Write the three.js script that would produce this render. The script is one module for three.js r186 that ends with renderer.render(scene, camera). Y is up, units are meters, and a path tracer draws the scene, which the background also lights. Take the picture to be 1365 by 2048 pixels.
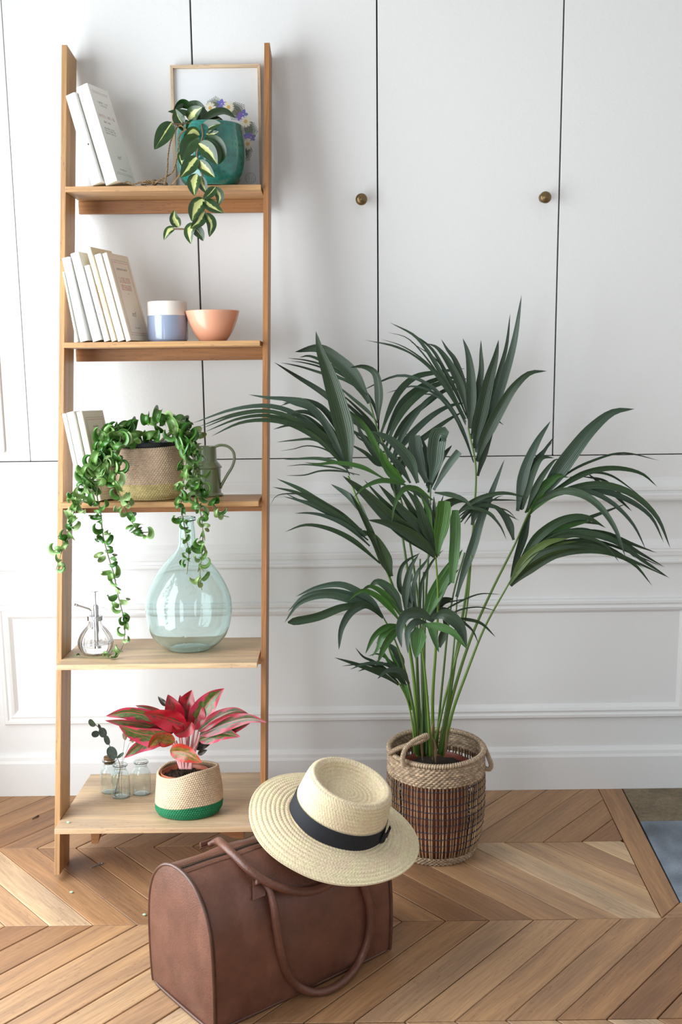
import * as THREE from 'three';
import { mergeGeometries } from 'three/addons/utils/BufferGeometryUtils.js';
import { RoundedBoxGeometry } from 'three/addons/geometries/RoundedBoxGeometry.js';
import { RectAreaLightUniformsLib } from 'three/addons/lights/RectAreaLightUniformsLib.js';

// ------------------------------------------------------------------ camera, sky, light, exposure
const scene = new THREE.Scene();
const camera = new THREE.PerspectiveCamera(2 * Math.atan(1024 / 2450) * 180 / Math.PI, 1365 / 2048, 0.05, 60);
camera.rotation.order = 'YXZ';
camera.position.set(0, 1.45, 3.142);
camera.rotation.set(-12.0 * Math.PI / 180, -0.215 * Math.PI / 180, -0.623 * Math.PI / 180);
camera.updateMatrixWorld(true);
camera.updateProjectionMatrix();
const renderer = new THREE.WebGLRenderer({ antialias: true });
renderer.toneMapping = THREE.LinearToneMapping;
renderer.toneMappingExposure = 0.375;
renderer.shadowMap.enabled = true;
renderer.shadowMap.type = THREE.PCFSoftShadowMap;
scene.background = new THREE.Color(0.90, 0.95, 1.0);
RectAreaLightUniformsLib.init();
function windowOrFillLight(color, intensity, w, h, pos, target) {
  const l = new THREE.RectAreaLight(color, intensity, w, h);
  l.position.set(...pos); l.lookAt(...target); l.castShadow = true; scene.add(l); return l;
}
windowOrFillLight(new THREE.Color(0.935, 1.0, 1.03), 17.5, 1.2, 1.95, [-1.10, 1.08, 0.98], [0.5, 1.08, 0.98]);
windowOrFillLight(new THREE.Color(0.87, 0.985, 1.06), 12, 1.5, 1.7, [-1.10, 1.0, 3.5], [0.5, 1.0, 3.5]);  // added fill light, set in an unseen second opening to brighten the right side

// ------------------------------------------------------------------ helpers
let seedState = 7;
const rnd = (a = 1, b) => { if (b === undefined) { b = a; a = 0; } seedState = (seedState * 1664525 + 1013904223) >>> 0; return a + (b - a) * (seedState / 4294967296); };
const reseed = (s) => { seedState = s >>> 0; rnd(); rnd(); };
const V = (x, y, z) => new THREE.Vector3(x, y, z);
const lerp = (a, b, t) => a + (b - a) * t, clamp = (x, a, b) => Math.min(b, Math.max(a, x));
const smooth = (a, b, x) => { const t = clamp((x - a) / (b - a), 0, 1); return t * t * (3 - 2 * t); };
// measuring aid: the world point at depth z that the photograph shows at pixel (px, py)
function at(px, py, z) {
  const d = V((px - 682.5) / 2450, -(py - 1024) / 2450, -1).applyQuaternion(camera.quaternion);
  return camera.position.clone().addScaledVector(d, (z - camera.position.z) / d.z);
}
const used = new Map();
function numbered(name) { const n = used.get(name) ?? 0; used.set(name, n + 1); return n ? name + '_' + String(n).padStart(3, '0') : name; }
const shade = (o) => { o.traverse((m) => { if (m.isMesh) { m.castShadow = true; m.receiveShadow = true; } }); return o; };
function tag(o, label, category, group, kind) {
  if (label) o.userData.label = label; if (category) o.userData.category = category;
  if (group) o.userData.group = group; if (kind) o.userData.kind = kind; return o;
}
function thing(name, label, category, pos = [0, 0, 0], group) {
  const o = new THREE.Group(); o.name = numbered(name); o.position.set(...pos); scene.add(o); return tag(o, label, category, group);
}
function structure(name, o = new THREE.Group()) { o.name = name; o.userData.kind = 'structure'; scene.add(o); return o; }
function part(name, geo, mat, parent, label) {
  const m = new THREE.Mesh(geo, mat); m.castShadow = m.receiveShadow = true; parent.add(m);
  if (parent.isScene) m.name = numbered(name);
  else { const k = (parent.userData.__n ??= {}); const n = k[name] = (k[name] ?? -1) + 1; m.name = n ? name + '_' + String(n).padStart(3, '0') : name; }
  if (label) m.userData.label = label; return m;
}
const merge = (list) => mergeGeometries(list.map((g) => { const h = g.index ? g.toNonIndexed() : g; for (const k of Object.keys(h.attributes)) if (!['position', 'normal', 'uv'].includes(k)) h.deleteAttribute(k); return h; }));
// uv in metres from the face direction; grain 'x','y','z' says which axis runs along u
function boxUV(g, grain = 'x', ou = 0, ov = 0) {
  const h = g.index ? g.toNonIndexed() : g; const p = h.attributes.position, n = h.attributes.normal, uv = new Float32Array(p.count * 2);
  const ax = { x: 0, y: 1, z: 2 }[grain], o1 = (ax + 1) % 3, o2 = (ax + 2) % 3, c = [p.array, n.array];
  for (let i = 0; i < p.count; i++) {
    const P = [p.getX(i), p.getY(i), p.getZ(i)], N = [Math.abs(n.getX(i)), Math.abs(n.getY(i)), Math.abs(n.getZ(i))];
    let a = ax, b = N[o1] > N[o2] ? o2 : o1; if (N[ax] > N[o1] && N[ax] > N[o2]) { a = o1; b = o2; }
    uv[i * 2] = P[a] + ou; uv[i * 2 + 1] = P[b] + ov;
  }
  h.setAttribute('uv', new THREE.BufferAttribute(uv, 2)); return h;
}
const rbox = (w, h, d, r = 0.0015, grain = 'x', ou = 0, ov = 0) => boxUV(new RoundedBoxGeometry(w, h, d, 1, r), grain, ou, ov);
// a solid from 8 corners: f(u,v,w) maps the unit cube
function warpBox(w, h, d, f, r = 0.0012, grain = 'x', ou = 0, ov = 0) {
  const g = rbox(w, h, d, r, grain, ou, ov), p = g.attributes.position;
  for (let i = 0; i < p.count; i++) { const q = f(p.getX(i), p.getY(i), p.getZ(i)); p.setXYZ(i, q[0], q[1], q[2]); }
  g.computeVertexNormals(); return g;
}
const tube = (pts, r, n = 24, k = 8, closed = false) => new THREE.TubeGeometry(new THREE.CatmullRomCurve3(pts, closed, 'centripetal'), n, r, k, closed);
// tube whose radius follows rf(t), capped ends
function taperTube(pts, rf, n = 24, k = 8) {
  const c = pts.getPointAt ? pts : pts.length === 2 ? new THREE.LineCurve3(pts[0], pts[1]) : new THREE.CatmullRomCurve3(pts, false, 'centripetal'), fr = c.computeFrenetFrames(n, false), pos = [], uv = [], idx = [], L = c.getLength();
  for (let i = 0; i <= n; i++) {
    const t = i / n, P = c.getPointAt(t), r = rf(t);
    for (let j = 0; j <= k; j++) { const a = j / k * Math.PI * 2, q = P.clone().addScaledVector(fr.normals[i], Math.cos(a) * r).addScaledVector(fr.binormals[i], Math.sin(a) * r); pos.push(q.x, q.y, q.z); uv.push(t * L, j / k * 0.05); }
  }
  for (let i = 0; i < n; i++) for (let j = 0; j < k; j++) { const a = i * (k + 1) + j, b = a + k + 1; idx.push(a, b, a + 1, b, b + 1, a + 1); }
  for (const [i, e] of [[0, 0], [n, 1]]) { const P = c.getPointAt(e), o = pos.length / 3; pos.push(P.x, P.y, P.z); uv.push(0, 0); for (let j = 0; j < k; j++) { const a = i * (k + 1) + j; e ? idx.push(a, o, a + 1) : idx.push(a, a + 1, o); } }
  const g = new THREE.BufferGeometry(); g.setAttribute('position', new THREE.Float32BufferAttribute(pos, 3)); g.setAttribute('uv', new THREE.Float32BufferAttribute(uv, 2)); g.setIndex(idx); g.computeVertexNormals(); return g;
}
// surface from a function f(u,v) -> Vector3 on an n x m grid
function sheet(f, n, m, uvf) {
  const pos = [], uv = [], idx = [];
  for (let i = 0; i <= n; i++) for (let j = 0; j <= m; j++) { const p = f(i / n, j / m); pos.push(p.x, p.y, p.z); const q = uvf ? uvf(i / n, j / m) : [i / n, j / m]; uv.push(q[0], q[1]); }
  for (let i = 0; i < n; i++) for (let j = 0; j < m; j++) { const a = i * (m + 1) + j, b = a + m + 1; idx.push(a, b, a + 1, b, b + 1, a + 1); }
  const g = new THREE.BufferGeometry(); g.setAttribute('position', new THREE.Float32BufferAttribute(pos, 3)); g.setAttribute('uv', new THREE.Float32BufferAttribute(uv, 2)); g.setIndex(idx); g.computeVertexNormals(); return g;
}
const lathe = (pts, n = 64) => new THREE.LatheGeometry(pts.map((p) => new THREE.Vector2(p[0], p[1])), n);
function smoothProfile(pts, n = 60) { const c = new THREE.CatmullRomCurve3(pts.map((p) => V(p[0], p[1], 0)), false, 'centripetal'); return c.getPoints(n).map((p) => [Math.max(0, p.x), p.y]); }
const xf = (g, m) => g.applyMatrix4(m);
const T = (x, y, z) => new THREE.Matrix4().makeTranslation(x, y, z);
const R = (x, y, z) => new THREE.Matrix4().makeRotationFromEuler(new THREE.Euler(x, y, z));

// periodic value noise
function noiseGrid(n, seed) { let s = seed * 7919 + 13 >>> 0; const a = new Float32Array(n * n); for (let i = 0; i < n * n; i++) { s = (s * 1664525 + 1013904223) >>> 0; a[i] = s / 4294967296; } return a; }
const GRIDS = [1, 2, 3, 4, 5, 6].map((s) => noiseGrid(256, s));
function vnoise(x, y, px, py, g = 0) { // px, py: periods (integers, at most 256)
  const G = GRIDS[g], xi = Math.floor(x), yi = Math.floor(y), fx = x - xi, fy = y - yi, w = (i, p) => ((i % p) + p) % p;
  const a = w(xi, px), b = w(xi + 1, px), c = w(yi, py) * 256, d = w(yi + 1, py) * 256, u = fx * fx * (3 - 2 * fx), v = fy * fy * (3 - 2 * fy);
  return lerp(lerp(G[a + c], G[b + c], u), lerp(G[a + d], G[b + d], u), v);
}
function texture(w, h, f, srgb = true, repeat) {
  const data = new Uint8Array(w * h * 4);
  for (let y = 0; y < h; y++) for (let x = 0; x < w; x++) { const c = f(x / w, y / h), o = (y * w + x) * 4; for (let k = 0; k < 3; k++) data[o + k] = clamp(Math.round((c.length ? c[k] : c) * 255), 0, 255); data[o + 3] = 255; }
  const t = new THREE.DataTexture(data, w, h); t.wrapS = t.wrapT = THREE.RepeatWrapping; t.magFilter = THREE.LinearFilter; t.minFilter = THREE.LinearMipmapLinearFilter;
  if (srgb) t.colorSpace = THREE.SRGBColorSpace; if (repeat) t.repeat.set(...repeat); t.needsUpdate = true; return t;
}
const again = (t, u, v) => { const c = t.clone(); c.repeat.set(u, v); c.needsUpdate = true; return c; };
const std = (o) => new THREE.MeshStandardMaterial(o), phys = (o) => new THREE.MeshPhysicalMaterial(o);
const lin = (r, g, b) => new THREE.Color().setRGB(r, g, b);

// ------------------------------------------------------------------ shared materials
const grainTex = texture(1024, 512, (u, v) => { // oak: long fibres along u, short dark pores, broad bands
  const warp = (vnoise(u * 3, v * 4, 3, 4, 2) - 0.5) * 0.06;
  const band = vnoise(u * 2, (v + warp) * 14, 2, 14, 0), fib = vnoise(u * 8, (v + warp) * 90, 8, 90, 1), fine = vnoise(u * 26, v * 240, 26, 240, 3);
  const pore = smooth(0.80, 0.93, vnoise(u * 44, v * 200, 44, 200, 4)) * smooth(0.35, 0.7, vnoise(u * 3, v * 12, 3, 12, 5));
  const k = 0.86 + (band - 0.5) * 0.16 + (fib - 0.5) * 0.11 + (fine - 0.5) * 0.07 - pore * 0.12;
  return [k * 1.02, k * (0.985 - pore * 0.03), k * (0.95 - (band - 0.5) * 0.05)];
});
const grainBump = texture(512, 512, (u, v) => 0.5 + (vnoise(u * 8, v * 120, 8, 120, 1) - 0.5) * 0.5 + (vnoise(u * 26, v * 250, 26, 250, 3) - 0.5) * 0.4, false);
// ------------------------------------------------------------------ room shell
const paintBump = texture(512, 512, (u, v) => 0.5 + (vnoise(u * 90, v * 90, 90, 90, 0) - 0.5) * 0.4 + (vnoise(u * 220, v * 220, 220, 220, 1) - 0.5) * 0.4 + (vnoise(u * 9, v * 9, 9, 9, 2) - 0.5) * 0.5, false, [1.6, 1.6]);
const paint = std({ color: lin(0.83, 0.83, 0.83), roughness: 0.5, bumpMap: paintBump, bumpScale: 0.0003 });
const paintMatt = std({ color: lin(0.86, 0.86, 0.86), roughness: 0.9 });
const darkGap = std({ color: lin(0.02, 0.018, 0.025), roughness: 1 });
const XL0 = -1.15, XR0 = 2.7, ZB = 4.8, HT = 3.2;
{
  // back wall: the lower wainscot, one profile swept along x
  const prof = [[0, -0.0], [0.0, 0.016], [0.094, 0.016], [0.0985, 0.014], [0.101, 0.0125], [0.110, 0.011], [0.117, 0.006], [0.120, 0.0], [0.6335, 0], [0.634, 0.009], [0.637, 0.0125], [0.641, 0.0135], [0.645, 0.0125], [0.6475, 0.008], [0.650, 0.0075],
    [0.656, 0.008], [0.658, 0.012], [0.670, 0.013], [0.673, 0.0105], [0.677, 0.0115], [0.686, 0.0085], [0.694, 0.0035], [0.699, 0.0], [0.8035, 0], [0.804, 0.012], [0.807, 0.019], [0.812, 0.021], [0.822, 0.021], [0.826, 0.019], [0.8285, 0.0125], [0.831, 0.0125], [0.834, 0.016],
    [0.842, 0.0145], [0.850, 0.009], [0.858, 0.0035], [0.864, 0.0015], [0.8655, 0], [0.9245, 0]];
  const pos = [], uv = [];
  for (let i = 0; i + 1 < prof.length; i++) { const [y0, z0] = prof[i], [y1, z1] = prof[i + 1]; for (const [x, y, z] of [[XL0, y0, z0], [XR0, y0, z0], [XR0, y1, z1], [XL0, y0, z0], [XR0, y1, z1], [XL0, y1, z1]]) { pos.push(x, y, z); uv.push(x, y); } }
  const g = new THREE.BufferGeometry(); g.setAttribute('position', new THREE.Float32BufferAttribute(pos, 3)); g.setAttribute('uv', new THREE.Float32BufferAttribute(uv, 2)); g.computeVertexNormals();
  const wall = structure('wall_back');
  part('wainscot', g, paint, wall);
  part('carcass', xf(new THREE.BoxGeometry(XR0 - XL0 + 0.2, HT, 0.12), T((XL0 + XR0) / 2, HT / 2, -0.09)), darkGap, wall);
  part('backing', xf(rbox(XR0 - XL0, 0.922, 0.03), T((XL0 + XR0) / 2, 0.461, -0.0155)), paint, wall);
  part('edge_post', xf(rbox(0.245, HT - 0.93, 0.022), T(-1.0275, 0.927 + (HT - 0.93) / 2, -0.011)), paint, wall);
  part('edge_moulding', xf(rbox(0.022, HT - 0.96, 0.012, 0.005), T(-0.866, 0.95 + (HT - 0.96) / 2, 0.004)), paint, wall);
}
// panel moulding: a mitred frame around the lower panel
{
  const pr = [[0, 0], [0.001, 0.009], [0.005, 0.013], [0.012, 0.013], [0.016, 0.0095], [0.019, 0.0095], [0.024, 0.012], [0.031, 0.0095], [0.036, 0.004], [0.040, 0.0]]; // [inward, out]
  const x0 = -0.908, x1 = 0.955, y0 = 0.2035, y1 = 0.5400, pos = [], uv = [];
  const C = (i, o, s) => [[x0 + s, y0 + s], [x1 - s, y0 + s], [x1 - s, y1 - s], [x0 + s, y1 - s]][i % 4].concat(o);
  for (let e = 0; e < 4; e++) for (let i = 0; i + 1 < pr.length; i++) { const a = C(e, pr[i][1], pr[i][0]), b = C(e + 1, pr[i][1], pr[i][0]), c = C(e + 1, pr[i + 1][1], pr[i + 1][0]), d = C(e, pr[i + 1][1], pr[i + 1][0]); for (const q of [a, b, c, a, c, d]) { pos.push(...q); uv.push(q[0], q[1]); } }
  const g = new THREE.BufferGeometry(); g.setAttribute('position', new THREE.Float32BufferAttribute(pos, 3)); g.setAttribute('uv', new THREE.Float32BufferAttribute(uv, 2)); g.computeVertexNormals();
  const t = structure('trim_1', new THREE.Mesh(g, paint));
}
// cupboard doors above the wainscot, with brass knobs
const brass = phys({ color: lin(0.20, 0.135, 0.065), metalness: 0.85, roughness: 0.33 });
{
  const seams = [-0.793, -0.3385, 0.1115, 0.564, 1.017, 1.47, 1.92, 2.37], gap = [0.0008, 0.0019, 0.0017, 0.0019, 0.0018, 0.0018, 0.0018, 0.0018];
  seams.unshift(-0.905); gap.unshift(0.0004);
  for (let i = 0; i + 1 < seams.length; i++) {
    const a = seams[i] + gap[i], b = seams[i + 1] - gap[i + 1], d = structure('door_' + (i + 1));
    part('leaf', xf(rbox(b - a, HT - 0.931, 0.024, 0.0012), T((a + b) / 2, 0.9268 + (HT - 0.931) / 2, -0.012)), paint, d, 'white painted cupboard door panel').userData.label = 'white painted cupboard door panel';
    if (i === 2 || i === 3) {
      const x = i === 2 ? 0.0705 : 0.5245, y = 1.5755;
      const k = xf(lathe(smoothProfile([[0.0, 0.043], [0.003, 0.0428], [0.0045, 0.0405], [0.006, 0.039], [0.0105, 0.0375], [0.0138, 0.0335], [0.0146, 0.030], [0.0135, 0.0265], [0.0095, 0.0245], [0.0062, 0.022], [0.0058, 0.012], [0.009, 0.005], [0.0115, 0.002], [0.012, 0.0]], 50), 40), R(Math.PI / 2, 0, 0));
      part('knob', xf(k, T(x, y, 0)), brass, d, 'aged brass round knob');
    }
  }
}
// other walls, ceiling
{
  const t = 0.25;
  const mk = (name, boxes) => { const g = structure(name); for (const [x0, x1, y0, y1, z0, z1] of boxes) part('panel', xf(rbox(x1 - x0, y1 - y0, z1 - z0, 0.002), T((x0 + x1) / 2, (y0 + y1) / 2, (z0 + z1) / 2)), paintMatt, g); };
  const w1 = [0.36, 1.60, 0.06, 2.24], w2 = [2.7, 4.3, 0.1, 1.95];  // w2 is an unseen opening added for the fill light
  mk('wall_left', [[XL0 - t, XL0, 0, w2[2], w2[0], w2[1]], [XL0 - t, XL0, w2[3], 2.24, w2[0], w2[1]], [XL0 - t, XL0, 2.24, HT, -0.15, ZB], [XL0 - t, XL0, 0, 2.24, -0.15, w1[0]], [XL0 - t, XL0, 0, 2.24, w1[1], w2[0]], [XL0 - t, XL0, 0, 2.24, w2[1], ZB], [XL0 - t, XL0, 0, w1[2], w1[0], w1[1]]]);
  mk('wall_right', [[XR0, XR0 + t, 0, HT, -0.15, ZB]]);
  mk('wall_front', [[XL0 - t, XR0 + t, 0, HT, ZB, ZB + t]]);
  mk('ceiling', [[XL0 - t, XR0 + t, HT, HT + t, -0.15, ZB + t]]);
  let n = 1;
  for (const [z0, z1, y0, y1] of [w1, w2]) {  // the second frame is added around the fill light
    const g = structure('window_' + n++), x = XL0 - 0.14, zc = (z0 + z1) / 2, yc = (y0 + y1) / 2;
    for (const z of [z0 + 0.03, zc, z1 - 0.03]) part('window_frame', xf(rbox(0.05, y1 - y0, z === zc ? 0.09 : 0.06, 0.003), T(x, yc, z)), paintMatt, g);
    for (const y of [y0 + 0.04, lerp(y0, y1, 0.36), lerp(y0, y1, 0.68), y1 - 0.04]) part('window_frame', xf(rbox(0.045, y === y0 + 0.04 || y === y1 - 0.04 ? 0.08 : 0.035, z1 - z0, 0.003), T(x, y, zc)), paintMatt, g);
  }
}
// ------------------------------------------------------------------ floor: chevron parquet, border and hearth stones
const floorTones = [[0.50, 0.300, 0.165], [0.55, 0.345, 0.20], [0.45, 0.255, 0.132], [0.60, 0.40, 0.24], [0.385, 0.215, 0.112], [0.52, 0.33, 0.195], [0.70, 0.51, 0.33], [0.34, 0.18, 0.092]];
const floorMats = floorTones.map((c, i) => { const m = std({ color: lin(...c), roughness: 0.48, map: again(grainTex, 1.9, 3.6), bumpMap: again(grainBump, 2.2, 4.5), bumpScale: 0.0004 }); m.map.offset.set(i * 0.37, i * 0.21); return m; });
{
  const floor = structure('floor');
  part('subfloor', xf(new THREE.BoxGeometry(XR0 - XL0 + 0.6, 0.1, ZB + 0.4), T((XL0 + XR0) / 2, -0.0615, ZB / 2)), std({ color: lin(0.035, 0.022, 0.014), roughness: 1 }), floor);
  // cut a plank outline by the half planes [ax,az,c]: keep ax*x + az*z <= c
  const clip = (poly, [ax, az, c]) => { const out = []; for (let i = 0; i < poly.length; i++) { const p = poly[i], q = poly[(i + 1) % poly.length], a = ax * p[0] + az * p[1] - c, b = ax * q[0] + az * q[1] - c; if (a <= 0) out.push(p); if (a * b < 0) { const t = a / (a - b); out.push([lerp(p[0], q[0], t), lerp(p[1], q[1], t)]); } } return out; };
  const inset = (poly, d) => { // convex, inward offset
    let cx = 0, cz = 0; for (const p of poly) { cx += p[0] / poly.length; cz += p[1] / poly.length; } let out = poly;
    for (let i = 0; i < poly.length; i++) { const p = poly[i], q = poly[(i + 1) % poly.length]; let nx = q[1] - p[1], nz = p[0] - q[0]; const l = Math.hypot(nx, nz); if (l < 1e-5) continue; nx /= l; nz /= l; if (nx * (cx - p[0]) + nz * (cz - p[1]) > 0) { nx = -nx; nz = -nz; } out = clip(out, [nx, nz, nx * p[0] + nz * p[1] - d]); }
    return out;
  };
  function slab(name, poly, mat, dir, lift = 0, gapw = 0.0011, th = 0.014, rr = 0.0012) {
    const a = inset(poly, gapw), b = inset(poly, gapw + rr); if (a.length < 3 || b.length !== a.length) return;
    let ar = 0; for (let i = 0; i < a.length; i++) { const p = a[i], q = a[(i + 1) % a.length]; ar += p[0] * q[1] - q[0] * p[1]; } if (Math.abs(ar) < 2e-4) return;
    const fwd = ar < 0, pos = [], uv = [], cu = Math.cos(dir), su = Math.sin(dir), ou = rnd(9), ov = rnd(9);
    const P = (p, y) => { pos.push(p[0], y, p[1]); uv.push(p[0] * cu + p[1] * su + ou, -p[0] * su + p[1] * cu + ov); }, tri = (p, q, r) => { if (fwd) { P(...p); P(...q); P(...r); } else { P(...p); P(...r); P(...q); } };
    const y1 = lift, y2 = lift - rr * 0.9, y3 = lift - th;
    for (let i = 1; i + 1 < b.length; i++) tri([b[0], y1], [b[i], y1], [b[i + 1], y1]);
    for (let i = 0; i < a.length; i++) { const j = (i + 1) % a.length; tri([a[i], y2], [a[j], y2], [b[j], y1]); tri([a[i], y2], [b[j], y1], [b[i], y1]); tri([a[i], y3], [a[j], y3], [a[j], y2]); tri([a[i], y3], [a[j], y2], [a[i], y2]); }
    const g = new THREE.BufferGeometry(); g.setAttribute('position', new THREE.Float32BufferAttribute(pos, 3)); g.setAttribute('uv', new THREE.Float32BufferAttribute(uv, 2)); g.computeVertexNormals();
    return part(name, g, mat, floor);
  }
  reseed(11);
  const rows = [[-0.044, 0.318, -1, -0.467], [0.318, 0.680, 1, -0.467], [0.680, 1.042, -1, -0.450], [1.042, 1.404, 1, -0.450 - 0.308]];
  const pitch = 0.0974, run = 0.308;
  const pick = [3, 0, 2, 1, 4, 1, 5, 7, 0, 2, 6, 1, 4, 0, 5, 2];
  rows.forEach(([z0, z1, s, x0], r) => {
    for (let k = -10; k < 19; k++) {
      // on the row's upper edge (s = 1) or upper edge reached by leaning right (s = -1)
      const top = x0 + k * pitch + (s < 0 ? 0 : 0), sh = s * run, tl = s > 0 ? top : top, xa = tl, xb = tl + pitch;
      let poly = s > 0 ? [[xa, z0], [xb, z0], [xb + run, z1], [xa + run, z1]] : (r === 0 ? [[xa + run, z0], [xb + run, z0], [xb, z1], [xa, z1]] : [[xa, z0], [xb, z0], [xb - run, z1], [xa - run, z1]]);
      poly = clip(poly, [0, -1, -0.001]);
      if (r < 2) poly = clip(poly, [1, 0, 0.710]);
      poly = clip(poly, [-1, 0, 1.145]);
      if (poly.length < 3) continue;
      const m = r === 1 && k === 8 ? 6 : pick[(k * 5 + r * 3 + 64) % 16], dir = Math.atan2(z1 - z0, s > 0 ? run : -run);
      slab('plank', poly, floorMats[m], dir, rnd(-0.0006, 0.0003), rnd(0.0006, 0.0016));
    }
  });
  slab('plank', [[0.710, 0.001], [0.776, 0.001], [0.768, 0.615], [0.710, 0.680]], floorMats[2], Math.PI / 2, 0, 0.001);
  slab('plank', [[0.710, 0.680], [0.768, 0.615], [2.0, 0.615], [2.0, 0.680]], floorMats[0], 0, 0, 0.001);
  const stoneTex = texture(512, 512, (u, v) => { const k = 0.80 + (vnoise(u * 6, v * 6, 6, 6, 0) - 0.5) * 0.22 + (vnoise(u * 40, v * 40, 40, 40, 1) - 0.5) * 0.12 + (vnoise(u * 160, v * 160, 160, 160, 2) - 0.5) * 0.16 + smooth(0.93, 0.99, vnoise(u * 70, v * 70, 70, 70, 3)) * 0.2; return [k, k * 0.985, k * 0.95]; }, true, [2.5, 2.5]);
  const slateTex = texture(512, 512, (u, v) => { const k = 0.80 + (vnoise(u * 4 + vnoise(u * 5, v * 5, 5, 5, 3), v * 7, 4, 7, 4) - 0.5) * 0.5 + (vnoise(u * 18, v * 12, 18, 12, 1) - 0.5) * 0.16 + (vnoise(u * 120, v * 120, 120, 120, 2) - 0.5) * 0.08; return k; }, true, [2.2, 2.2]);
  slab('stone_slab', [[0.777, 0.001], [1.6, 0.001], [1.6, 0.209], [0.777, 0.209]], std({ color: lin(0.30, 0.235, 0.155), roughness: 0.75, map: stoneTex, bumpMap: stoneTex, bumpScale: 0.0006 }), 0, 0, 0.0006);
  slab('stone_slab', [[0.777, 0.2095], [1.6, 0.2095], [1.6, 0.6145], [0.77, 0.6145]], std({ color: lin(0.26, 0.31, 0.38), roughness: 0.42, map: slateTex, bumpMap: slateTex, bumpScale: 0.0004 }), 0, -0.0004, 0.0006);
  slab('stone_slab', [[1.602, 0.001], [2.7, 0.001], [2.7, 0.614], [1.602, 0.614]], std({ color: lin(0.26, 0.31, 0.38), roughness: 0.42, map: slateTex }), 0, -0.0004, 0.0006);
  // the rest of the floor, behind and beside the photographer
  for (const [xa, xb, za, zb] of [[-1.15, 2.7, 1.404, 4.8], [1.3, 2.7, 0.68, 1.404]]) slab('floor_area', [[xa, za], [xb, za], [xb, zb], [xa, zb]], floorMats[0], 0, 0, 0.001);
}
// ------------------------------------------------------------------ ladder shelf
const oakMat = (c, i) => { const m = std({ color: lin(...c), roughness: 0.5, map: again(grainTex, 1.7, 3.2), bumpMap: again(grainBump, 2, 4), bumpScale: 0.0003 }); m.map.offset.set(i * 0.31, i * 0.43); return m; };
const oak = [oakMat([0.60, 0.36, 0.17], 0), oakMat([0.80, 0.61, 0.41], 1), oakMat([0.42, 0.20, 0.075], 2), oakMat([0.62, 0.375, 0.18], 3)];  // light put into the colours: lower boards bleached, crossbars and right stile shaded
const XLi = (y) => -0.664 + 0.0240 * y, XRi = (y) => -0.1915 + 0.0182 * y;      // inner faces of the two leaning stiles
const stileZ = (y) => 0.489 - 0.1985 * (y - 0.019);                          // front edge of a stile
// each shelf: y and z of its front top edge, slope (rise per metre towards the room), z of its back edge
const SH = [[1.6055, 0.186, 0.098, 0.012], [1.250, 0.266, 0.103, 0.10], [0.8865, 0.357, 0.108, 0.175], [0.5255, 0.452, 0.114, 0.155], [0.1535, 0.527, 0.120, 0.108]];
const shelfY = (i, z) => SH[i][0] - SH[i][2] * (SH[i][1] - z);               // top surface of shelf i at depth z
const shelfTilt = (i) => Math.atan(SH[i][2]);
{
  const L = thing('ladder_shelf', 'tall leaning oak ladder shelf with five boards against white wall', 'shelf');
  for (const s of [-1, 1]) {
    const th = 0.0128, H = 1.96;
    const f = (x, y, z) => { const u = (y + H / 2) / H, yy = 0.018 + u * 1.912, d = z / 0.106 + 0.5; // d: 0 back, 1 front
      const back = 1 - d; return [(s < 0 ? XLi(yy) - th / 2 : XRi(yy) + th / 2) + x, yy - back * 0.0185 , stileZ(yy) - back * 0.1045]; };
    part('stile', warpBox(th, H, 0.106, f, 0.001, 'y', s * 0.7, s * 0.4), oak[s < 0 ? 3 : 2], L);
  }
  SH.forEach(([y, z, k, zb], i) => {
    const xl = XLi(y) + 0.0004, xr = XRi(y) - 0.005, t = 0.0125, d = z - zb;
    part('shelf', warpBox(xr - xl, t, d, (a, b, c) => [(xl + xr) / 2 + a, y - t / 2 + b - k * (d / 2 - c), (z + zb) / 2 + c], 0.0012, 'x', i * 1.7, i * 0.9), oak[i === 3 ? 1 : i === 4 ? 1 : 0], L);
    // crossbar under the board
    if (i < 4) {
      const zc = [0.038, 0.125, 0.215, 0.30][i], hh = [0.031, 0.030, 0.026, 0.026][i], y1 = shelfY(i, zc) - t - 0.0002, xa = XLi(y1) + 0.0003, xb = XRi(y1) - 0.0003;
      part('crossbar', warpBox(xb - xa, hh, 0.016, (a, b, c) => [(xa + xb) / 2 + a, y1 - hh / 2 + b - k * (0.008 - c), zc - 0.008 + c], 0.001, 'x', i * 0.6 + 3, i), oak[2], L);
    }
  });
  // two tapered brackets under the lowest board
  for (const [xa, xb, zc, w] of [[-0.588, -0.563, 0.43, 1], [-0.238, -0.228, 0.43, -1]]) {
    const g = warpBox(1, 1, 0.09, (a, b, c) => { const top = b > 0, x = a < 0 ? (w > 0 ? (top ? xa : xa + 0.001) : (top ? xa - 0.09 : xa - 0.012)) : (w > 0 ? (top ? xb : xb - 0.009) : xb); const y = (top ? shelfY(4, zc + c) - 0.0128 : shelfY(4, zc) - 0.0128 - (w > 0 ? 0.039 : 0.030)); return [x, y, zc + c]; }, 0.001, 'x', 5, 2);
    part('bracket', g, oak[2], L);
  }
}
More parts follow.
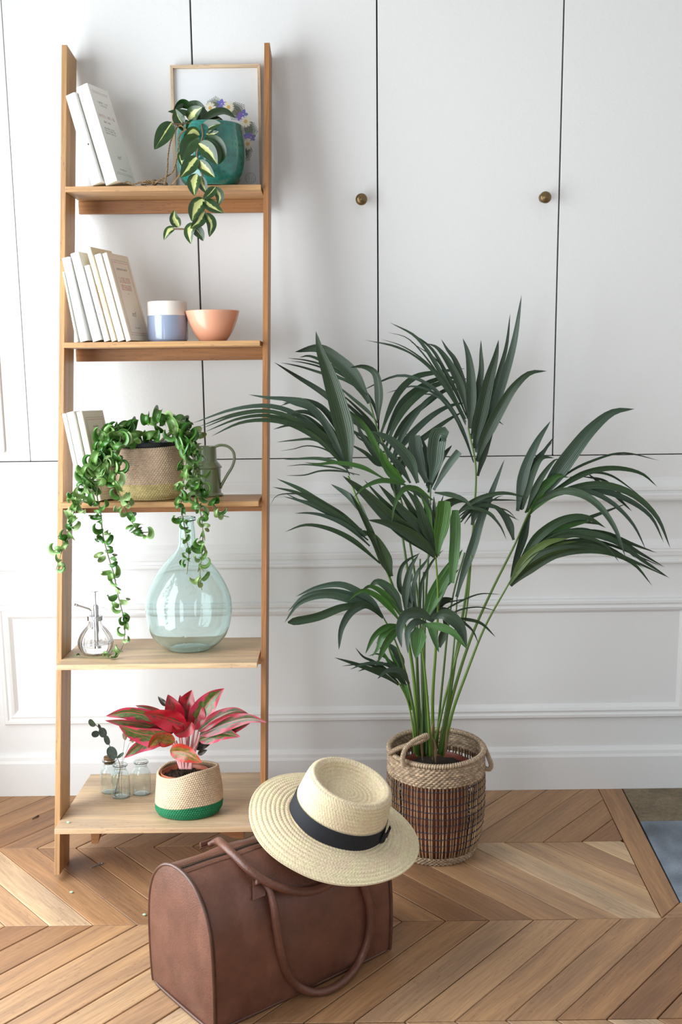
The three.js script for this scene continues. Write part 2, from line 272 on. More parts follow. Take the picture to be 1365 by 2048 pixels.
// ------------------------------------------------------------------ books and the framed print
const canvasTex = (w, h, draw, bg) => { const c = document.createElement('canvas'); c.width = w; c.height = h; const x = c.getContext('2d'); if (bg) { x.fillStyle = bg; x.fillRect(0, 0, w, h); } draw(x, w, h); const t = new THREE.CanvasTexture(c); t.colorSpace = THREE.SRGBColorSpace; t.magFilter = THREE.LinearFilter; return t; };
function smallPrint(x, cx, y, w, size, color) { // a line of print too small to read: short strokes of letter height
  x.fillStyle = color; let px = cx - w / 2; while (px < cx + w / 2) { const l = size * rnd(0.35, 0.6); if (rnd() > 0.12) { x.fillRect(px, y - size, size * 0.16, size); if (rnd() > 0.4) x.fillRect(px, y - size * (rnd() > 0.5 ? 1 : 0.15), l, size * 0.14); if (rnd() > 0.5) x.fillRect(px + l - size * 0.1, y - size, size * 0.12, size); } px += l + size * 0.22; }
}
const pageTex = texture(64, 256, (u, v) => { const k = 0.93 + (vnoise(u * 2, v * 256, 2, 256, 0) - 0.5) * 0.16; return [k, k * 0.97, k * 0.90]; });
const pageMat = std({ color: lin(0.80, 0.74, 0.62), roughness: 0.9, map: pageTex });
const colLin = (c) => new THREE.Color(c);
// a paperback: bottom left corner of the spine at pixel (px), standing on shelf i at depth z, leaning by tilt, turned by yaw (degrees)
function book(i, px, z, tilt, yaw, w, h, d, cover, label, spineDraw, frontDraw, group) {
  const b = thing('book', label, 'book', undefined, group), paperC = std({ color: colLin(cover), roughness: 0.55 });
  const S = 6000, sp = std({ roughness: 0.5, map: canvasTex(Math.max(64, Math.round(w * S)), Math.round(h * S * 0.8), (x, W, H) => spineDraw && spineDraw(x, W, H), cover) });
  const fr = frontDraw ? std({ roughness: 0.5, map: canvasTex(Math.round(d * 3000), Math.round(h * 3000), frontDraw, cover) }) : paperC;
  const ct = 0.0006, bevel = Math.min(0.002, w * 0.18);
  // spine with softly rounded long edges, facing +z
  const sg = sheet((u, v) => { const a = lerp(-1, 1, v), e = smooth(0.72, 1, Math.abs(a)); return V(w / 2 + a * w / 2, u * h, -e * e * bevel); }, 6, 16, (u, v) => [v, u]);
  part('spine', sg, sp, b);
  const fc = new THREE.BoxGeometry(ct, h, d - bevel); part('front_cover', xf(fc, T(w - ct / 2, h / 2, -bevel - (d - bevel) / 2)), [fr, paperC, paperC, paperC, paperC, paperC], b);
  part('back_cover', xf(new THREE.BoxGeometry(ct, h, d - bevel), T(ct / 2, h / 2, -bevel - (d - bevel) / 2)), paperC, b);
  part('page_block', xf(new THREE.BoxGeometry(w - 2 * ct, h - 0.001, d - 0.004), T(w / 2, h / 2, -0.0025 - (d - 0.004) / 2)), pageMat, b);
  const q = at(px[0], px[1], z); b.position.set(q.x, shelfY(i, z) + 0.0003, z);
  b.matrixAutoUpdate = true; b.quaternion.setFromRotationMatrix(new THREE.Matrix4().makeRotationX(-shelfTilt(i)).multiply(new THREE.Matrix4().makeRotationY(-yaw * Math.PI / 180)).multiply(new THREE.Matrix4().makeRotationZ(tilt * Math.PI / 180)));
  return b;
}
const ink = '#3a3a44', red = '#b8474a';
const nrf = (x, cx, y, s, c = ink) => { x.fillStyle = c; x.font = 'italic ' + s + 'px serif'; x.textAlign = 'center'; x.fillText('nrf', cx, y); };
function whiteSpine(o) { return (x, W, H) => { // rules, author, title in red, mark, publisher
  const m = W * 0.8; x.strokeStyle = 'rgba(60,60,70,0.55)'; x.lineWidth = Math.max(1, W * 0.012); if (o.rule) { x.beginPath(); x.moveTo(0, H * 0.075); x.lineTo(W, H * 0.075); x.stroke(); x.strokeStyle = 'rgba(190,70,70,0.45)'; x.beginPath(); x.moveTo(0, H * 0.105); x.lineTo(W, H * 0.105); x.stroke(); }
  (o.black || []).forEach(([y, f]) => smallPrint(x, W / 2, H * y, m * f, W * 0.095, 'rgba(50,50,58,0.85)'));
  (o.red || []).forEach(([y, f]) => smallPrint(x, W / 2, H * y, m * f, W * 0.095, 'rgba(190,70,80,0.8)'));
  (o.grey || []).forEach(([y, f]) => smallPrint(x, W / 2, H * y, m * f, W * 0.09, 'rgba(120,120,130,0.6)'));
  if (o.nrf) nrf(x, W / 2, H * o.nrf, W * 0.30, 'rgba(70,70,80,0.7)'); o.more && o.more(x, W, H); }; }
function creamFront(author, title, pub) { return (x, W, H) => {
  x.strokeStyle = 'rgba(50,45,45,0.75)'; x.lineWidth = 1.6; x.strokeRect(W * 0.09, H * 0.075, W * 0.82, H * 0.86); x.strokeStyle = 'rgba(180,60,55,0.7)'; x.lineWidth = 1.3; x.strokeRect(W * 0.12, H * 0.095, W * 0.76, H * 0.82); x.strokeRect(W * 0.132, H * 0.103, W * 0.736, H * 0.804);
  x.textAlign = 'center'; x.fillStyle = '#33302f'; x.font = 'bold ' + W * 0.052 + 'px serif'; x.fillText(author, W / 2, H * 0.185);
  x.fillStyle = '#b3423c'; title.forEach((t, k) => { x.save(); x.translate(W / 2, H * (0.33 + k * 0.085)); x.scale(0.62, 1.35); x.font = W * 0.115 + 'px serif'; x.fillText(t, 0, 0); x.restore(); });
  x.fillStyle = '#5a4a46'; x.fillRect(W * 0.46, H * 0.455, W * 0.08, 2); nrf(x, W / 2, H * 0.715, W * 0.13, '#3a3634'); x.fillStyle = '#5a5250'; x.font = W * 0.045 + 'px serif'; x.fillText(pub, W / 2, H * 0.86); }; }
reseed(31);
// top shelf
book(0, [183, 371], 0.192, 16.6, 20, 0.0258, 0.216, 0.09, '#f6f4f2', 'white paperback with a black dot on its spine leaning on the shelf post', whiteSpine({ red: [[0.16, 0.7], [0.185, 0.4], [0.43, 0.75], [0.465, 0.95], [0.50, 0.2], [0.53, 0.6]], black: [[0.29, 0.35], [0.315, 0.65]], nrf: 0.75, grey: [[0.905, 0.9]], more: (x, W, H) => { x.fillStyle = '#2a2440'; x.beginPath(); x.arc(W * 0.86, H * 0.575, W * 0.075, 0, 7); x.fill(); } }), null, 'paperbacks leaning on the top shelf');
book(0, [211.5, 370.5], 0.192, 17.4, 20, 0.0310, 0.2365, 0.094, '#f5f1ea', 'tall cream paperback nearest the twine on the top shelf, its beige cover in view', whiteSpine({ rule: 1, black: [[0.155, 0.75], [0.18, 0.6]], red: [[0.245, 0.95], [0.272, 0.45]], nrf: 0.63, grey: [[0.80, 0.6]] }), (x, W, H) => { x.strokeStyle = 'rgba(90,80,78,0.7)'; x.lineWidth = 2; for (const [y0, w] of [[0.06, 0.9], [0.075, 0.86], [0.90, 0.86], [0.915, 0.9]]) { x.beginPath(); x.moveTo(W * (1 - w), H * y0); x.lineTo(W * w, H * y0); x.stroke(); } smallPrint(x, W / 2, H * 0.18, W * 0.5, W * 0.05, '#4a4644'); smallPrint(x, W / 2, H * 0.21, W * 0.35, W * 0.05, '#4a4644'); x.fillStyle = '#a8504e'; smallPrint(x, W / 2, H * 0.33, W * 0.75, W * 0.075, '#a8504e'); smallPrint(x, W * 0.45, H * 0.385, W * 0.35, W * 0.05, '#5a4a48'); for (let k = 0; k < 3; k++) smallPrint(x, W * 0.45, H * (0.45 + k * 0.025), W * 0.5, W * 0.04, '#6a605c'); nrf(x, W * 0.5, H * 0.75, W * 0.12, '#3a3634'); smallPrint(x, W * 0.5, H * 0.87, W * 0.3, W * 0.04, '#5a5250'); }, 'paperbacks leaning on the top shelf');
// second shelf
const g2 = 'paperbacks leaning on the second shelf';
book(1, [152.5, 684], 0.257, 10.4, 16, 0.0038, 0.166, 0.105, '#f4efe6', 'short paperback with a squiggle pattern on its spine, leftmost on the second shelf', (x, W, H) => { x.strokeStyle = 'rgba(130,112,80,0.75)'; x.lineWidth = 2; for (let k = 0; k < 120; k++) { const cx = rnd(0, W), cy = rnd(0, H * 0.97), r = rnd(5, 14), a = rnd(6.3); x.beginPath(); x.arc(cx, cy, r, a, a + rnd(1.2, 2.4)); x.stroke(); } }, null, g2);
book(1, [160, 684], 0.257, 11.6, 16, 0.0190, 0.198, 0.11, '#f7f6f4', 'white paperback with a peaked line drawing at the foot of its spine', whiteSpine({ grey: [[0.055, 0.5], [0.165, 0.3], [0.187, 0.85], [0.21, 0.75], [0.235, 0.2], [0.255, 0.3], [0.275, 0.5], [0.40, 0.7], [0.425, 0.8], [0.45, 0.6], [0.475, 0.4], [0.50, 0.2]], more: (x, W, H) => { x.strokeStyle = 'rgba(70,60,90,0.8)'; x.lineWidth = 2.2; x.beginPath(); x.moveTo(W * 0.3, H * 0.945); x.lineTo(W * 0.42, H * 0.885); x.lineTo(W * 0.75, H * 0.94); x.moveTo(W * 0.5, H * 0.945); x.lineTo(W * 0.47, H * 0.92); x.stroke(); } }), null, g2);
book(1, [185.5, 684], 0.257, 14.0, 16, 0.0216, 0.2105, 0.11, '#f7f5f0', 'white paperback between the peaked drawing spine and the thin book', whiteSpine({ rule: 1, black: [[0.215, 0.5], [0.235, 0.75]], red: [[0.32, 0.4], [0.342, 0.75]], nrf: 0.63, grey: [[0.85, 0.6]] }), null, g2);
book(1, [208, 684], 0.257, 14.6, 16, 0.0138, 0.1815, 0.10, '#f5f4f4', 'thin low white paperback with a small pink mark, fourth on the second shelf', whiteSpine({ grey: [[0.93, 0.5]], more: (x, W, H) => { x.save(); x.translate(W * 0.42, H * 0.34); x.rotate(Math.PI / 2); x.fillStyle = 'rgba(150,150,185,0.6)'; smallPrint(x, 150, 0, 300, 16, 'rgba(150,150,190,0.55)'); x.restore(); x.fillStyle = '#b04aa8'; x.fillRect(W * 0.42, H * 0.63, W * 0.14, H * 0.018); x.fillRect(W * 0.52, H * 0.645, W * 0.14, H * 0.015); } }), null, g2);
book(1, [223, 684], 0.257, 15.0, 16, 0.0122, 0.2250, 0.11, '#f2e2bf', 'tallest book on the second shelf, cream spine with orange lettering running down', (x, W, H) => { x.save(); x.translate(W * 0.62, H * 0.34); x.rotate(Math.PI / 2); x.font = 'bold 34px sans-serif'; x.fillStyle = 'rgba(238,120,70,0.55)'; x.fillText('Les femmes qui lisent', -20, 0); x.fillStyle = '#e0622e'; x.fillText('sont dangereuses', 55, 40); x.restore(); }, null, g2);
book(1, [235.5, 684], 0.257, 15.0, 16, 0.0166, 0.2080, 0.11, '#f8f6f2', 'white paperback pressed against the book with the red cover title', whiteSpine({ black: [[0.16, 0.45], [0.185, 0.45]], red: [[0.255, 0.6], [0.275, 0.3]], nrf: 0.64, grey: [[0.86, 0.7]] }), null, g2);
book(1, [252, 684], 0.257, 15.0, 16, 0.0130, 0.2110, 0.112, '#efe0cb', 'cream paperback beside the two-tone cup, red title on its facing cover', whiteSpine({ grey: [[0.2, 0.4]] }), creamFront('CHRISTIAN GARCIN', ['LA JUBILATION', 'DES HASARDS'], 'GALLIMARD'), g2);
// third shelf
const g3 = 'paperbacks behind the curly hoya on the third shelf';
book(2, [162, 1004], 0.335, 12.0, 20, 0.0085, 0.2095, 0.09, '#f8f6f4', 'plain white paperback against the shelf post, behind the curly hoya', whiteSpine({}), null, g3);
book(2, [171, 1004], 0.335, 12.0, 20, 0.0190, 0.2120, 0.09, '#f6f4ee', 'thick white paperback with faint grey print, middle of three behind the curly hoya', whiteSpine({ grey: [[0.19, 0.4], [0.215, 0.7], [0.275, 0.7]] }), null, g3);
book(2, [190.5, 1004], 0.335, 12.0, 20, 0.0160, 0.2130, 0.095, '#eadfcc', 'cream paperback with red cover title half hidden by the curly hoya', whiteSpine({ rule: 1, black: [[0.17, 0.55], [0.19, 0.85]], red: [[0.26, 0.2], [0.282, 0.85]] }), creamFront('MALRIEU', ['LES DISPARUS', ''], 'GALLIMARD'), g3);

// framed print of pressed flowers, leaning on the wall behind the turquoise pot
{
  const F = thing('picture_frame', 'thin pale wood frame with a pressed flower wreath print behind the turquoise pot', 'picture');
  const W = 0.2175, H = 0.301, fw = 0.0072, dp = 0.016, wood = std({ color: lin(0.86, 0.69, 0.50), roughness: 0.55, map: again(grainTex, 2.5, 5), });
  for (let k = 0; k < 4; k++) { // mitred rails
    const L = k % 2 ? H : W, g = rbox(L, fw, dp, 0.0006, 'x', k * 0.7, k * 0.3), p = g.attributes.position;
    for (let i = 0; i < p.count; i++) { const x = p.getX(i), y = p.getY(i), t = (y + fw / 2) / fw; p.setX(i, x * (1 - 2 * fw * t / L)); }
    g.computeVertexNormals(); xf(g, T(0, -(k % 2 ? W : H) / 2 + fw / 2, 0)); xf(g, R(0, 0, k * Math.PI / 2)); xf(g, T(0, H / 2, 0)); part('rail', g, wood, F);
  }
  reseed(77);
  const art = canvasTex(1024, 1440, (x, w, h) => {
    for (let k = 0; k < 2500; k++) { x.fillStyle = `rgba(120,130,150,${rnd(0.01, 0.05)})`; x.fillRect(rnd(w), rnd(h), rnd(2, 9), rnd(1, 3)); }
    const cx = w * 0.545, cy = h * 0.545, rr = w * 0.335;
    const P = (a, r = 1) => [cx + Math.cos(a) * rr * r, cy + Math.sin(a) * rr * r];
    const fern = (a, len, turn) => { const [px, py] = P(a); x.save(); x.translate(px, py); x.rotate(a + Math.PI / 2 + turn); for (let k = -6; k <= 6; k++) for (const s of [-1, 1]) { const l = (1 - Math.abs(k + 2) / 11) * len * 0.62; x.save(); x.translate(k * len / 12, 0); x.rotate(s * 1.15); x.fillStyle = `rgb(${92 + rnd(-14, 14)},${104 + rnd(-12, 12)},${84 + rnd(-12, 10)})`; x.beginPath(); x.moveTo(0, -len * 0.02); for (let q = 0; q <= 8; q++) { const f = q / 8; x.lineTo(f * l, -(1 - f) * len * 0.045 - (q % 2) * len * 0.012); } for (let q = 8; q >= 0; q--) { const f = q / 8; x.lineTo(f * l, (1 - f) * len * 0.045 + (q % 2) * len * 0.012); } x.fill(); x.restore(); } x.restore(); };
    const daisy = (a, r = 1, s = 62) => { const [px, py] = P(a, r); x.save(); x.translate(px, py); for (let k = 0; k < 18; k++) { x.save(); x.rotate(k * Math.PI * 2 / 18 + rnd(-0.1, 0.1)); x.fillStyle = `rgba(${246 + rnd(-6, 6)},${240 + rnd(-6, 6)},${222 + rnd(-12, 10)},0.95)`; x.strokeStyle = 'rgba(190,180,150,0.6)'; x.beginPath(); x.ellipse(s * 0.62, 0, s * 0.42, s * 0.13, 0, 0, 7); x.fill(); x.stroke(); x.restore(); } x.fillStyle = '#e2bd78'; x.beginPath(); x.arc(0, 0, s * 0.33, 0, 7); x.fill(); for (let k = 0; k < 60; k++) { x.fillStyle = `rgba(${200 + rnd(40)},${150 + rnd(40)},80,0.7)`; x.fillRect(rnd(-s, s) * 0.22, rnd(-s, s) * 0.22, 4, 4); } x.restore(); };
    const violet = (a, r = 1, s = 48) => { const [px, py] = P(a, r); x.save(); x.translate(px, py); x.rotate(rnd(6)); for (let k = 0; k < 5; k++) { x.save(); x.rotate(k * 1.257 + rnd(-0.2, 0.2)); x.fillStyle = `rgba(${112 + rnd(-14, 18)},${104 + rnd(-14, 18)},${196 + rnd(-16, 24)},0.92)`; x.beginPath(); x.ellipse(s * 0.6, 0, s * 0.55, s * 0.36, rnd(-0.3, 0.3), 0, 7); x.fill(); x.restore(); } x.fillStyle = '#d8d4e8'; x.beginPath(); x.arc(0, 0, s * 0.16, 0, 7); x.fill(); x.restore(); };
    const D = Math.PI / 180;
    for (let k = 0; k < 8; k++) { fern((-100 + 46 * k) * D, 225, 0.1); }
    for (let k = 0; k < 8; k++) { const a = (-87 + 46 * k) * D; violet(a - 0.02, 0.92, 44); violet(a, 1.07, 52); violet(a + 0.1, 0.98, 40); daisy((-73 + 46 * k) * D, 1.0, 70); }
    const sx = w * 0.885, sy = h * 0.905; x.strokeStyle = 'rgba(60,66,70,0.85)'; x.lineWidth = 3; x.beginPath(); x.arc(sx, sy, 64, 0, 7); x.stroke(); x.lineWidth = 2; x.beginPath(); x.arc(sx, sy, 48, 0, 7); x.stroke(); x.beginPath(); for (const s of [-1, 1]) { x.moveTo(sx + s * 34, sy - 26); x.lineTo(sx + s * 18, sy - 8); x.lineTo(sx + s * 4, sy - 26); x.moveTo(sx + s * 38, sy + 4); x.quadraticCurveTo(sx + s * 4, sy + 2, sx + s * 14, sy + 44); } x.moveTo(sx - 16, sy + 14); x.lineTo(sx, sy - 4); x.lineTo(sx + 16, sy + 14); x.stroke(); for (let k = 0; k < 14; k++) { const a = k / 14 * 6.283; x.fillRect(sx + Math.cos(a) * 55 - 2, sy + Math.sin(a) * 55 - 3, 4, 6); }
  }, '#eef0f2');
  part('print', xf(new THREE.BoxGeometry(W - 2 * fw + 0.001, H - 2 * fw + 0.001, 0.002), T(0, H / 2, -dp / 2 + 0.0035)), [0, 0, 0, 0, 1, 0].map((k) => k ? std({ map: art, roughness: 0.8 }) : std({ color: lin(0.7, 0.7, 0.7), roughness: 0.9 })), F, 'flower wreath print with a round stamp');
  part('glass', xf(new THREE.BoxGeometry(W - 2 * fw, H - 2 * fw, 0.0012), T(0, H / 2, dp / 2 - 0.006)), phys({ color: 0xffffff, transmission: 1, roughness: 0.02, ior: 1.45, thickness: 0 }), F);
  part('backing', xf(new THREE.BoxGeometry(W - 0.002, H - 0.002, 0.002), T(0, H / 2, -dp / 2 + 0.0015)), std({ color: lin(0.35, 0.25, 0.15), roughness: 0.9 }), F);
  F.position.set(-0.2795, shelfY(0, 0.049) + 0.0022, 0.046); F.rotation.set(-0.09, 0, 0.004);
}
// ------------------------------------------------------------------ ceramics and glass
const leanIn = (o, i) => { o.rotation.x = -shelfTilt(i); return o; };
const onShelf = (o, i, px, py, z) => { const q = at(px, py, z); o.position.set(q.x, shelfY(i, z) + 0.0004, z); return leanIn(o, i); };
// two-tone cup
{
  const c = thing('ceramic_cup', 'two-tone cup, bare white above and glossy blue below, beside the coral bowl', 'cup');
  const r = 0.0475, h = 0.0955, hb = 0.062;
  part('glazed_base', lathe([[0, 0.004], [r - 0.008, 0.004], [r - 0.006, 0], [r - 0.004, 0.0002], [r - 0.0022, 0.0016], [r - 0.0026, 0.0034], [r + 0.0006, 0.0055], [r + 0.0009, 0.03], [r + 0.0003, hb - 0.002], [r - 0.0006, hb]], 72), phys({ color: lin(0.25, 0.30, 0.42), roughness: 0.28, clearcoat: 1, clearcoatRoughness: 0.06 }), c, 'glossy blue glaze on the lower part');
  part('body', lathe([[0, 0.006], [r - 0.005, 0.006], [r - 0.0038, 0.012], [r - 0.0045, h - 0.002], [r - 0.0035, h], [r - 0.0018, h - 0.0003], [r - 0.0007, h - 0.002], [r - 0.0006, hb - 0.004]], 72), std({ color: lin(0.72, 0.66, 0.60), roughness: 0.62 }), c, 'matt white unglazed rim');
  onShelf(c, 1, 336.5, 683, 0.19);
}
// coral bowl
{
  const c = thing('bowl', 'rounded coral pink ceramic bowl on the second shelf', 'bowl'), P = smoothProfile([[0.0, 0.003], [0.024, 0.003], [0.0265, 0.0], [0.030, 0.0006], [0.034, 0.004], [0.043, 0.0165], [0.0535, 0.037], [0.0605, 0.057], [0.0640, 0.0712], [0.0632, 0.0722], [0.0620, 0.0712], [0.0580, 0.054], [0.050, 0.034], [0.036, 0.0125], [0.018, 0.0065], [0, 0.006]], 80);
  part('shell', lathe(P, 80), phys({ color: lin(0.70, 0.335, 0.215), roughness: 0.35, clearcoat: 0.5, clearcoatRoughness: 0.15 }), c);
  onShelf(c, 1, 426.3, 683, 0.197);
}
// sage green jug
{
  const c = thing('jug', 'sage green ceramic jug with curved handle on the third shelf', 'jug'), m = phys({ color: lin(0.15, 0.20, 0.105), roughness: 0.3, clearcoat: 0.7, clearcoatRoughness: 0.12 });
  part('body', lathe([[0, 0.004], [0.036, 0.004], [0.0385, 0], [0.0402, 0.0012], [0.0405, 0.0045], [0.0385, 0.0062], [0.0362, 0.0075], [0.0356, 0.010], [0.0354, 0.0650], [0.0356, 0.0675], [0.0378, 0.0682], [0.0386, 0.0702], [0.0380, 0.0722], [0.0302, 0.0815], [0.0287, 0.0830], [0.0284, 0.0842], [0.0270, 0.0852], [0.0262, 0.0872], [0.0258, 0.116], [0.0262, 0.1195], [0.0256, 0.1212], [0.0242, 0.1205], [0.0240, 0.117], [0.0242, 0.088], [0.033, 0.070], [0.033, 0.008], [0, 0.007]], 72), m, c);
  const hc = new THREE.CatmullRomCurve3([V(0.0175, 0.1165, 0), V(0.023, 0.1195, 0), V(0.038, 0.1235, 0), V(0.056, 0.1195, 0), V(0.0675, 0.108, 0), V(0.0705, 0.0915, 0), V(0.066, 0.074, 0), V(0.052, 0.051, 0), V(0.040, 0.031, 0), V(0.034, 0.019, 0)].map((v) => v.applyAxisAngle(V(0, 1, 0), -0.12)), false, 'centripetal');
  const hg = taperTube(hc, (t) => 1, 48, 14), p = hg.attributes.position, ctr = (t) => hc.getPointAt(t), fr = hc.computeFrenetFrames(48, false);
  for (let i = 0; i <= 48; i++) { const C0 = ctr(i / 48), side = V(0.12, 0, 1).normalize(), out = side.clone().cross(fr.tangents[i]).normalize(); for (let j = 0; j <= 14; j++) { const a = j / 14 * Math.PI * 2, q = C0.clone().addScaledVector(side, Math.cos(a) * 0.0072).addScaledVector(out, Math.sin(a) * 0.0036); p.setXYZ(i * 15 + j, q.x, q.y, q.z); } }
  for (const [e, o] of [[0, 0], [1, 1]]) { const C0 = ctr(e); p.setXYZ(49 * 15 + o, C0.x, C0.y, C0.z); }
  hg.computeVertexNormals(); part('handle', hg, m, c);
  onShelf(c, 2, 413.5, 985, 0.212);
}
const glassMat = (tint, dist, rough = 0.01) => phys({ color: 0xffffff, transmission: 1, roughness: rough, ior: 1.48, thickness: 0.003, attenuationColor: tint, attenuationDistance: dist });
const seaGlass = glassMat(lin(0.28, 0.80, 0.74), 0.031);
// hollow vessel: outer profile (r, y) from the base centre to the lip, wall thickness
function vessel(outer, wall, n = 72, wob) {
  const inner = []; for (let i = outer.length - 1; i >= 0; i--) { const [r, y] = outer[i]; const a = outer[Math.max(0, i - 1)], b = outer[Math.min(outer.length - 1, i + 1)]; let nx = b[1] - a[1], ny = a[0] - b[0]; const l = Math.hypot(nx, ny) || 1; const q = [r - nx / l * wall, y - ny / l * wall]; if (i === outer.length - 1) q[1] = y; if (q[0] > 0.0005) inner.push(q); }
  inner.push([0, inner[inner.length - 1][1]]);
  const g = lathe([...outer, ...inner], n); if (wob) { const p = g.attributes.position; for (let i = 0; i < p.count; i++) { const k = wob(p.getX(i), p.getY(i), p.getZ(i)); p.setX(i, p.getX(i) * k); p.setZ(i, p.getZ(i) * k); } g.computeVertexNormals(); } return g;
}
{
  const d = thing('demijohn', 'large round pale aqua glass demijohn with narrow neck on the fourth shelf', 'demijohn');
  const k = 0.001188, P = smoothProfile([[0, 4], [18, 3.5], [36, 1], [42, 0], [52, 6], [64, 15], [76, 30], [84, 49], [87.5, 70], [88, 88], [86, 106], [80, 127], [70, 147], [57, 166], [42, 184], [29, 197], [21, 208], [17.6, 220], [17.2, 232], [16.2, 246], [15.2, 258], [15.4, 263], [18.6, 265], [19.2, 269], [18, 272], [14.5, 272.5]].map(([r, y]) => [r * k, y * k]), 120);
  part('vessel', vessel(P, 0.0030, 96, (x, y, z) => 1 + 0.006 * Math.sin(y * 70 + Math.atan2(z, x) * 2) + 0.004 * Math.sin(Math.atan2(z, x) * 3 + y * 31)), seaGlass, d);
  onShelf(d, 3, 379.5, 1300, 0.290);
}
// three little bottles
const bottleGeo = (() => { const P = smoothProfile([[0, 0.0016], [0.014, 0.0012], [0.0195, 0], [0.0222, 0.0015], [0.0232, 0.005], [0.0234, 0.03], [0.0234, 0.0505], [0.0228, 0.0565], [0.0200, 0.0625], [0.0165, 0.0665], [0.0150, 0.0700], [0.0150, 0.0765], [0.0158, 0.0785], [0.0184, 0.0795], [0.0188, 0.0815], [0.0182, 0.0835], [0.0160, 0.0842], [0.0148, 0.0842]], 90); return vessel(P, 0.0018, 56); })();
const bottleGlass = glassMat(lin(0.36, 0.80, 0.77), 0.03);
const bottleFoot = lathe([[0, 0.0035], [0.0212, 0.0035], [0.0212, 0.0055], [0.019, 0.0068], [0, 0.0076]], 48);
const bottleThings = [['small clear aqua bottle with a cork, rearmost of three on the bottom board', 220.5, 1580, 0.259], ['small aqua glass bottle holding eucalyptus and dried stems', 241.7, 1590, 0.298], ['empty small aqua glass bottle nearest the red leaved plant', 283.7, 1585, 0.276]].map(([label, px, py, z]) => {
  const b = thing('glass_bottle', label, 'bottle', undefined, 'little aqua bottles on the bottom board'); part('vessel', bottleGeo, bottleGlass, b); onShelf(b, 4, px, py, z); return b;
});
{
  const corkTex = texture(128, 128, (u, v) => { const n = vnoise(u * 24, v * 24, 24, 24, 0), k = 0.75 + (n - 0.5) * 0.3 - smooth(0.75, 0.9, vnoise(u * 14, v * 14, 14, 14, 1)) * 0.35; return [k, k * 0.93, k * 0.85]; });
  part('cork', xf(lathe([[0, 0], [0.0122, 0], [0.0128, 0.002], [0.0140, 0.012], [0.0142, 0.0165], [0.0136, 0.018], [0, 0.0182]], 36), T(0, 0.0735, 0)), std({ color: lin(0.52, 0.33, 0.19), roughness: 0.9, map: corkTex }), bottleThings[0], 'brown cork stopper');
}
// plant mister
{
  const m = thing('plant_mister', 'clear fluted glass plant mister with chrome pump and finger ring', 'mister');
  const chrome = std({ color: lin(0.62, 0.62, 0.64), metalness: 1, roughness: 0.14 }), k = 0.001172;
  const P = smoothProfile([[0, 1.2], [14, 0.8], [21, 0], [27, 3.5], [33, 12], [35.6, 23], [34.5, 31], [30, 41], [22, 52], [15.5, 60], [13.2, 65], [12.6, 70]].map(([r, y]) => [r * k, y * k]), 70);
  part('flask', vessel(P, 0.0022, 128, (x, y, z) => 1 + 0.018 * Math.cos(Math.atan2(z, x) * 22) * smooth(0.003, 0.02, y) * (1 - smooth(0.058, 0.07, y))), glassMat(lin(0.93, 0.97, 0.98), 0.05), m);
  const wP = smoothProfile([[0, 0.0037], [0.020, 0.0037], [0.0275, 0.0062], [0.0345, 0.0145], [0.0382, 0.024], [0.0384, 0.0262]], 30); wP.push([0, 0.0262]);
  part('water', lathe(wP, 64), phys({ color: 0xffffff, transmission: 1, roughness: 0, ior: 1.33, thickness: 0.02 }), m);
  const parts = []; const cyl = (r, y0, y1, x = 0, n = 32) => xf(new THREE.CylinderGeometry(r, r, y1 - y0, n), T(x, (y0 + y1) / 2, 0));
  const collar = new THREE.CylinderGeometry(0.0172, 0.0172, 0.0105, 96, 1), cp = collar.attributes.position; for (let i = 0; i < cp.count; i++) { const a = Math.atan2(cp.getZ(i), cp.getX(i)), r = Math.hypot(cp.getX(i), cp.getZ(i)); if (r > 0.01) { const q = 1 + 0.03 * Math.sign(Math.sin(a * 36)); cp.setX(i, cp.getX(i) * q); cp.setZ(i, cp.getZ(i) * q); } } collar.computeVertexNormals();
  part('collar', xf(collar, T(0, 0.0865, 0)), chrome, m);
  part('pump', merge([cyl(0.0062, 0.0915, 0.117, 0.003), cyl(0.0045, 0.117, 0.1195, 0.003), cyl(0.0052, 0.030, 0.0815, 0.003), cyl(0.0058, 0.018, 0.026, 0.0035), cyl(0.0035, 0.026, 0.031, 0.003), cyl(0.0036, 0.060, 0.0815, -0.0085)]), chrome, m);
  part('plunger', merge([cyl(0.0023, 0.118, 0.1495, 0.002), xf(lathe([[0, 0], [0.003, 0.0002], [0.0085, 0.0022], [0.0090, 0.0028], [0.0085, 0.0034], [0, 0.0036]], 32), T(0.0015, 0.1488, 0))]), chrome, m);
  part('spout', merge([taperTube([V(-0.0085, 0.0915, 0), V(-0.0085, 0.104, 0), V(-0.0115, 0.1085, 0.001), V(-0.018, 0.1115, 0.003), V(-0.040, 0.1195, 0.006)], () => 0.0021, 30, 10), taperTube([V(-0.0385, 0.119, 0.0058), V(-0.0415, 0.1201, 0.0062)], () => 0.0032, 4, 12), taperTube([V(-0.0425, 0.1204, 0.0063), V(-0.0465, 0.122, 0.0068)], () => 0.0028, 4, 12), xf(new THREE.BoxGeometry(0.012, 0.0018, 0.003), T(-0.003, 0.1035, 0)), cyl(0.0032, 0.0915, 0.0955, -0.0085)]), chrome, m);
  const rg = []; for (let q = 0; q <= 10; q++) { const a = lerp(2.35, -2.0, q / 10); rg.push(V(0.0185 + Math.cos(a) * 0.0105, 0.1025 + Math.sin(a) * 0.0098, 0)); } rg.unshift(V(0.009, 0.1105, 0)); rg.push(V(0.008, 0.0925, 0));
  part('finger_ring', taperTube(rg, () => 0.0006, 40, 6), chrome, m);
  onShelf(m, 3, 192, 1305, 0.334);
}
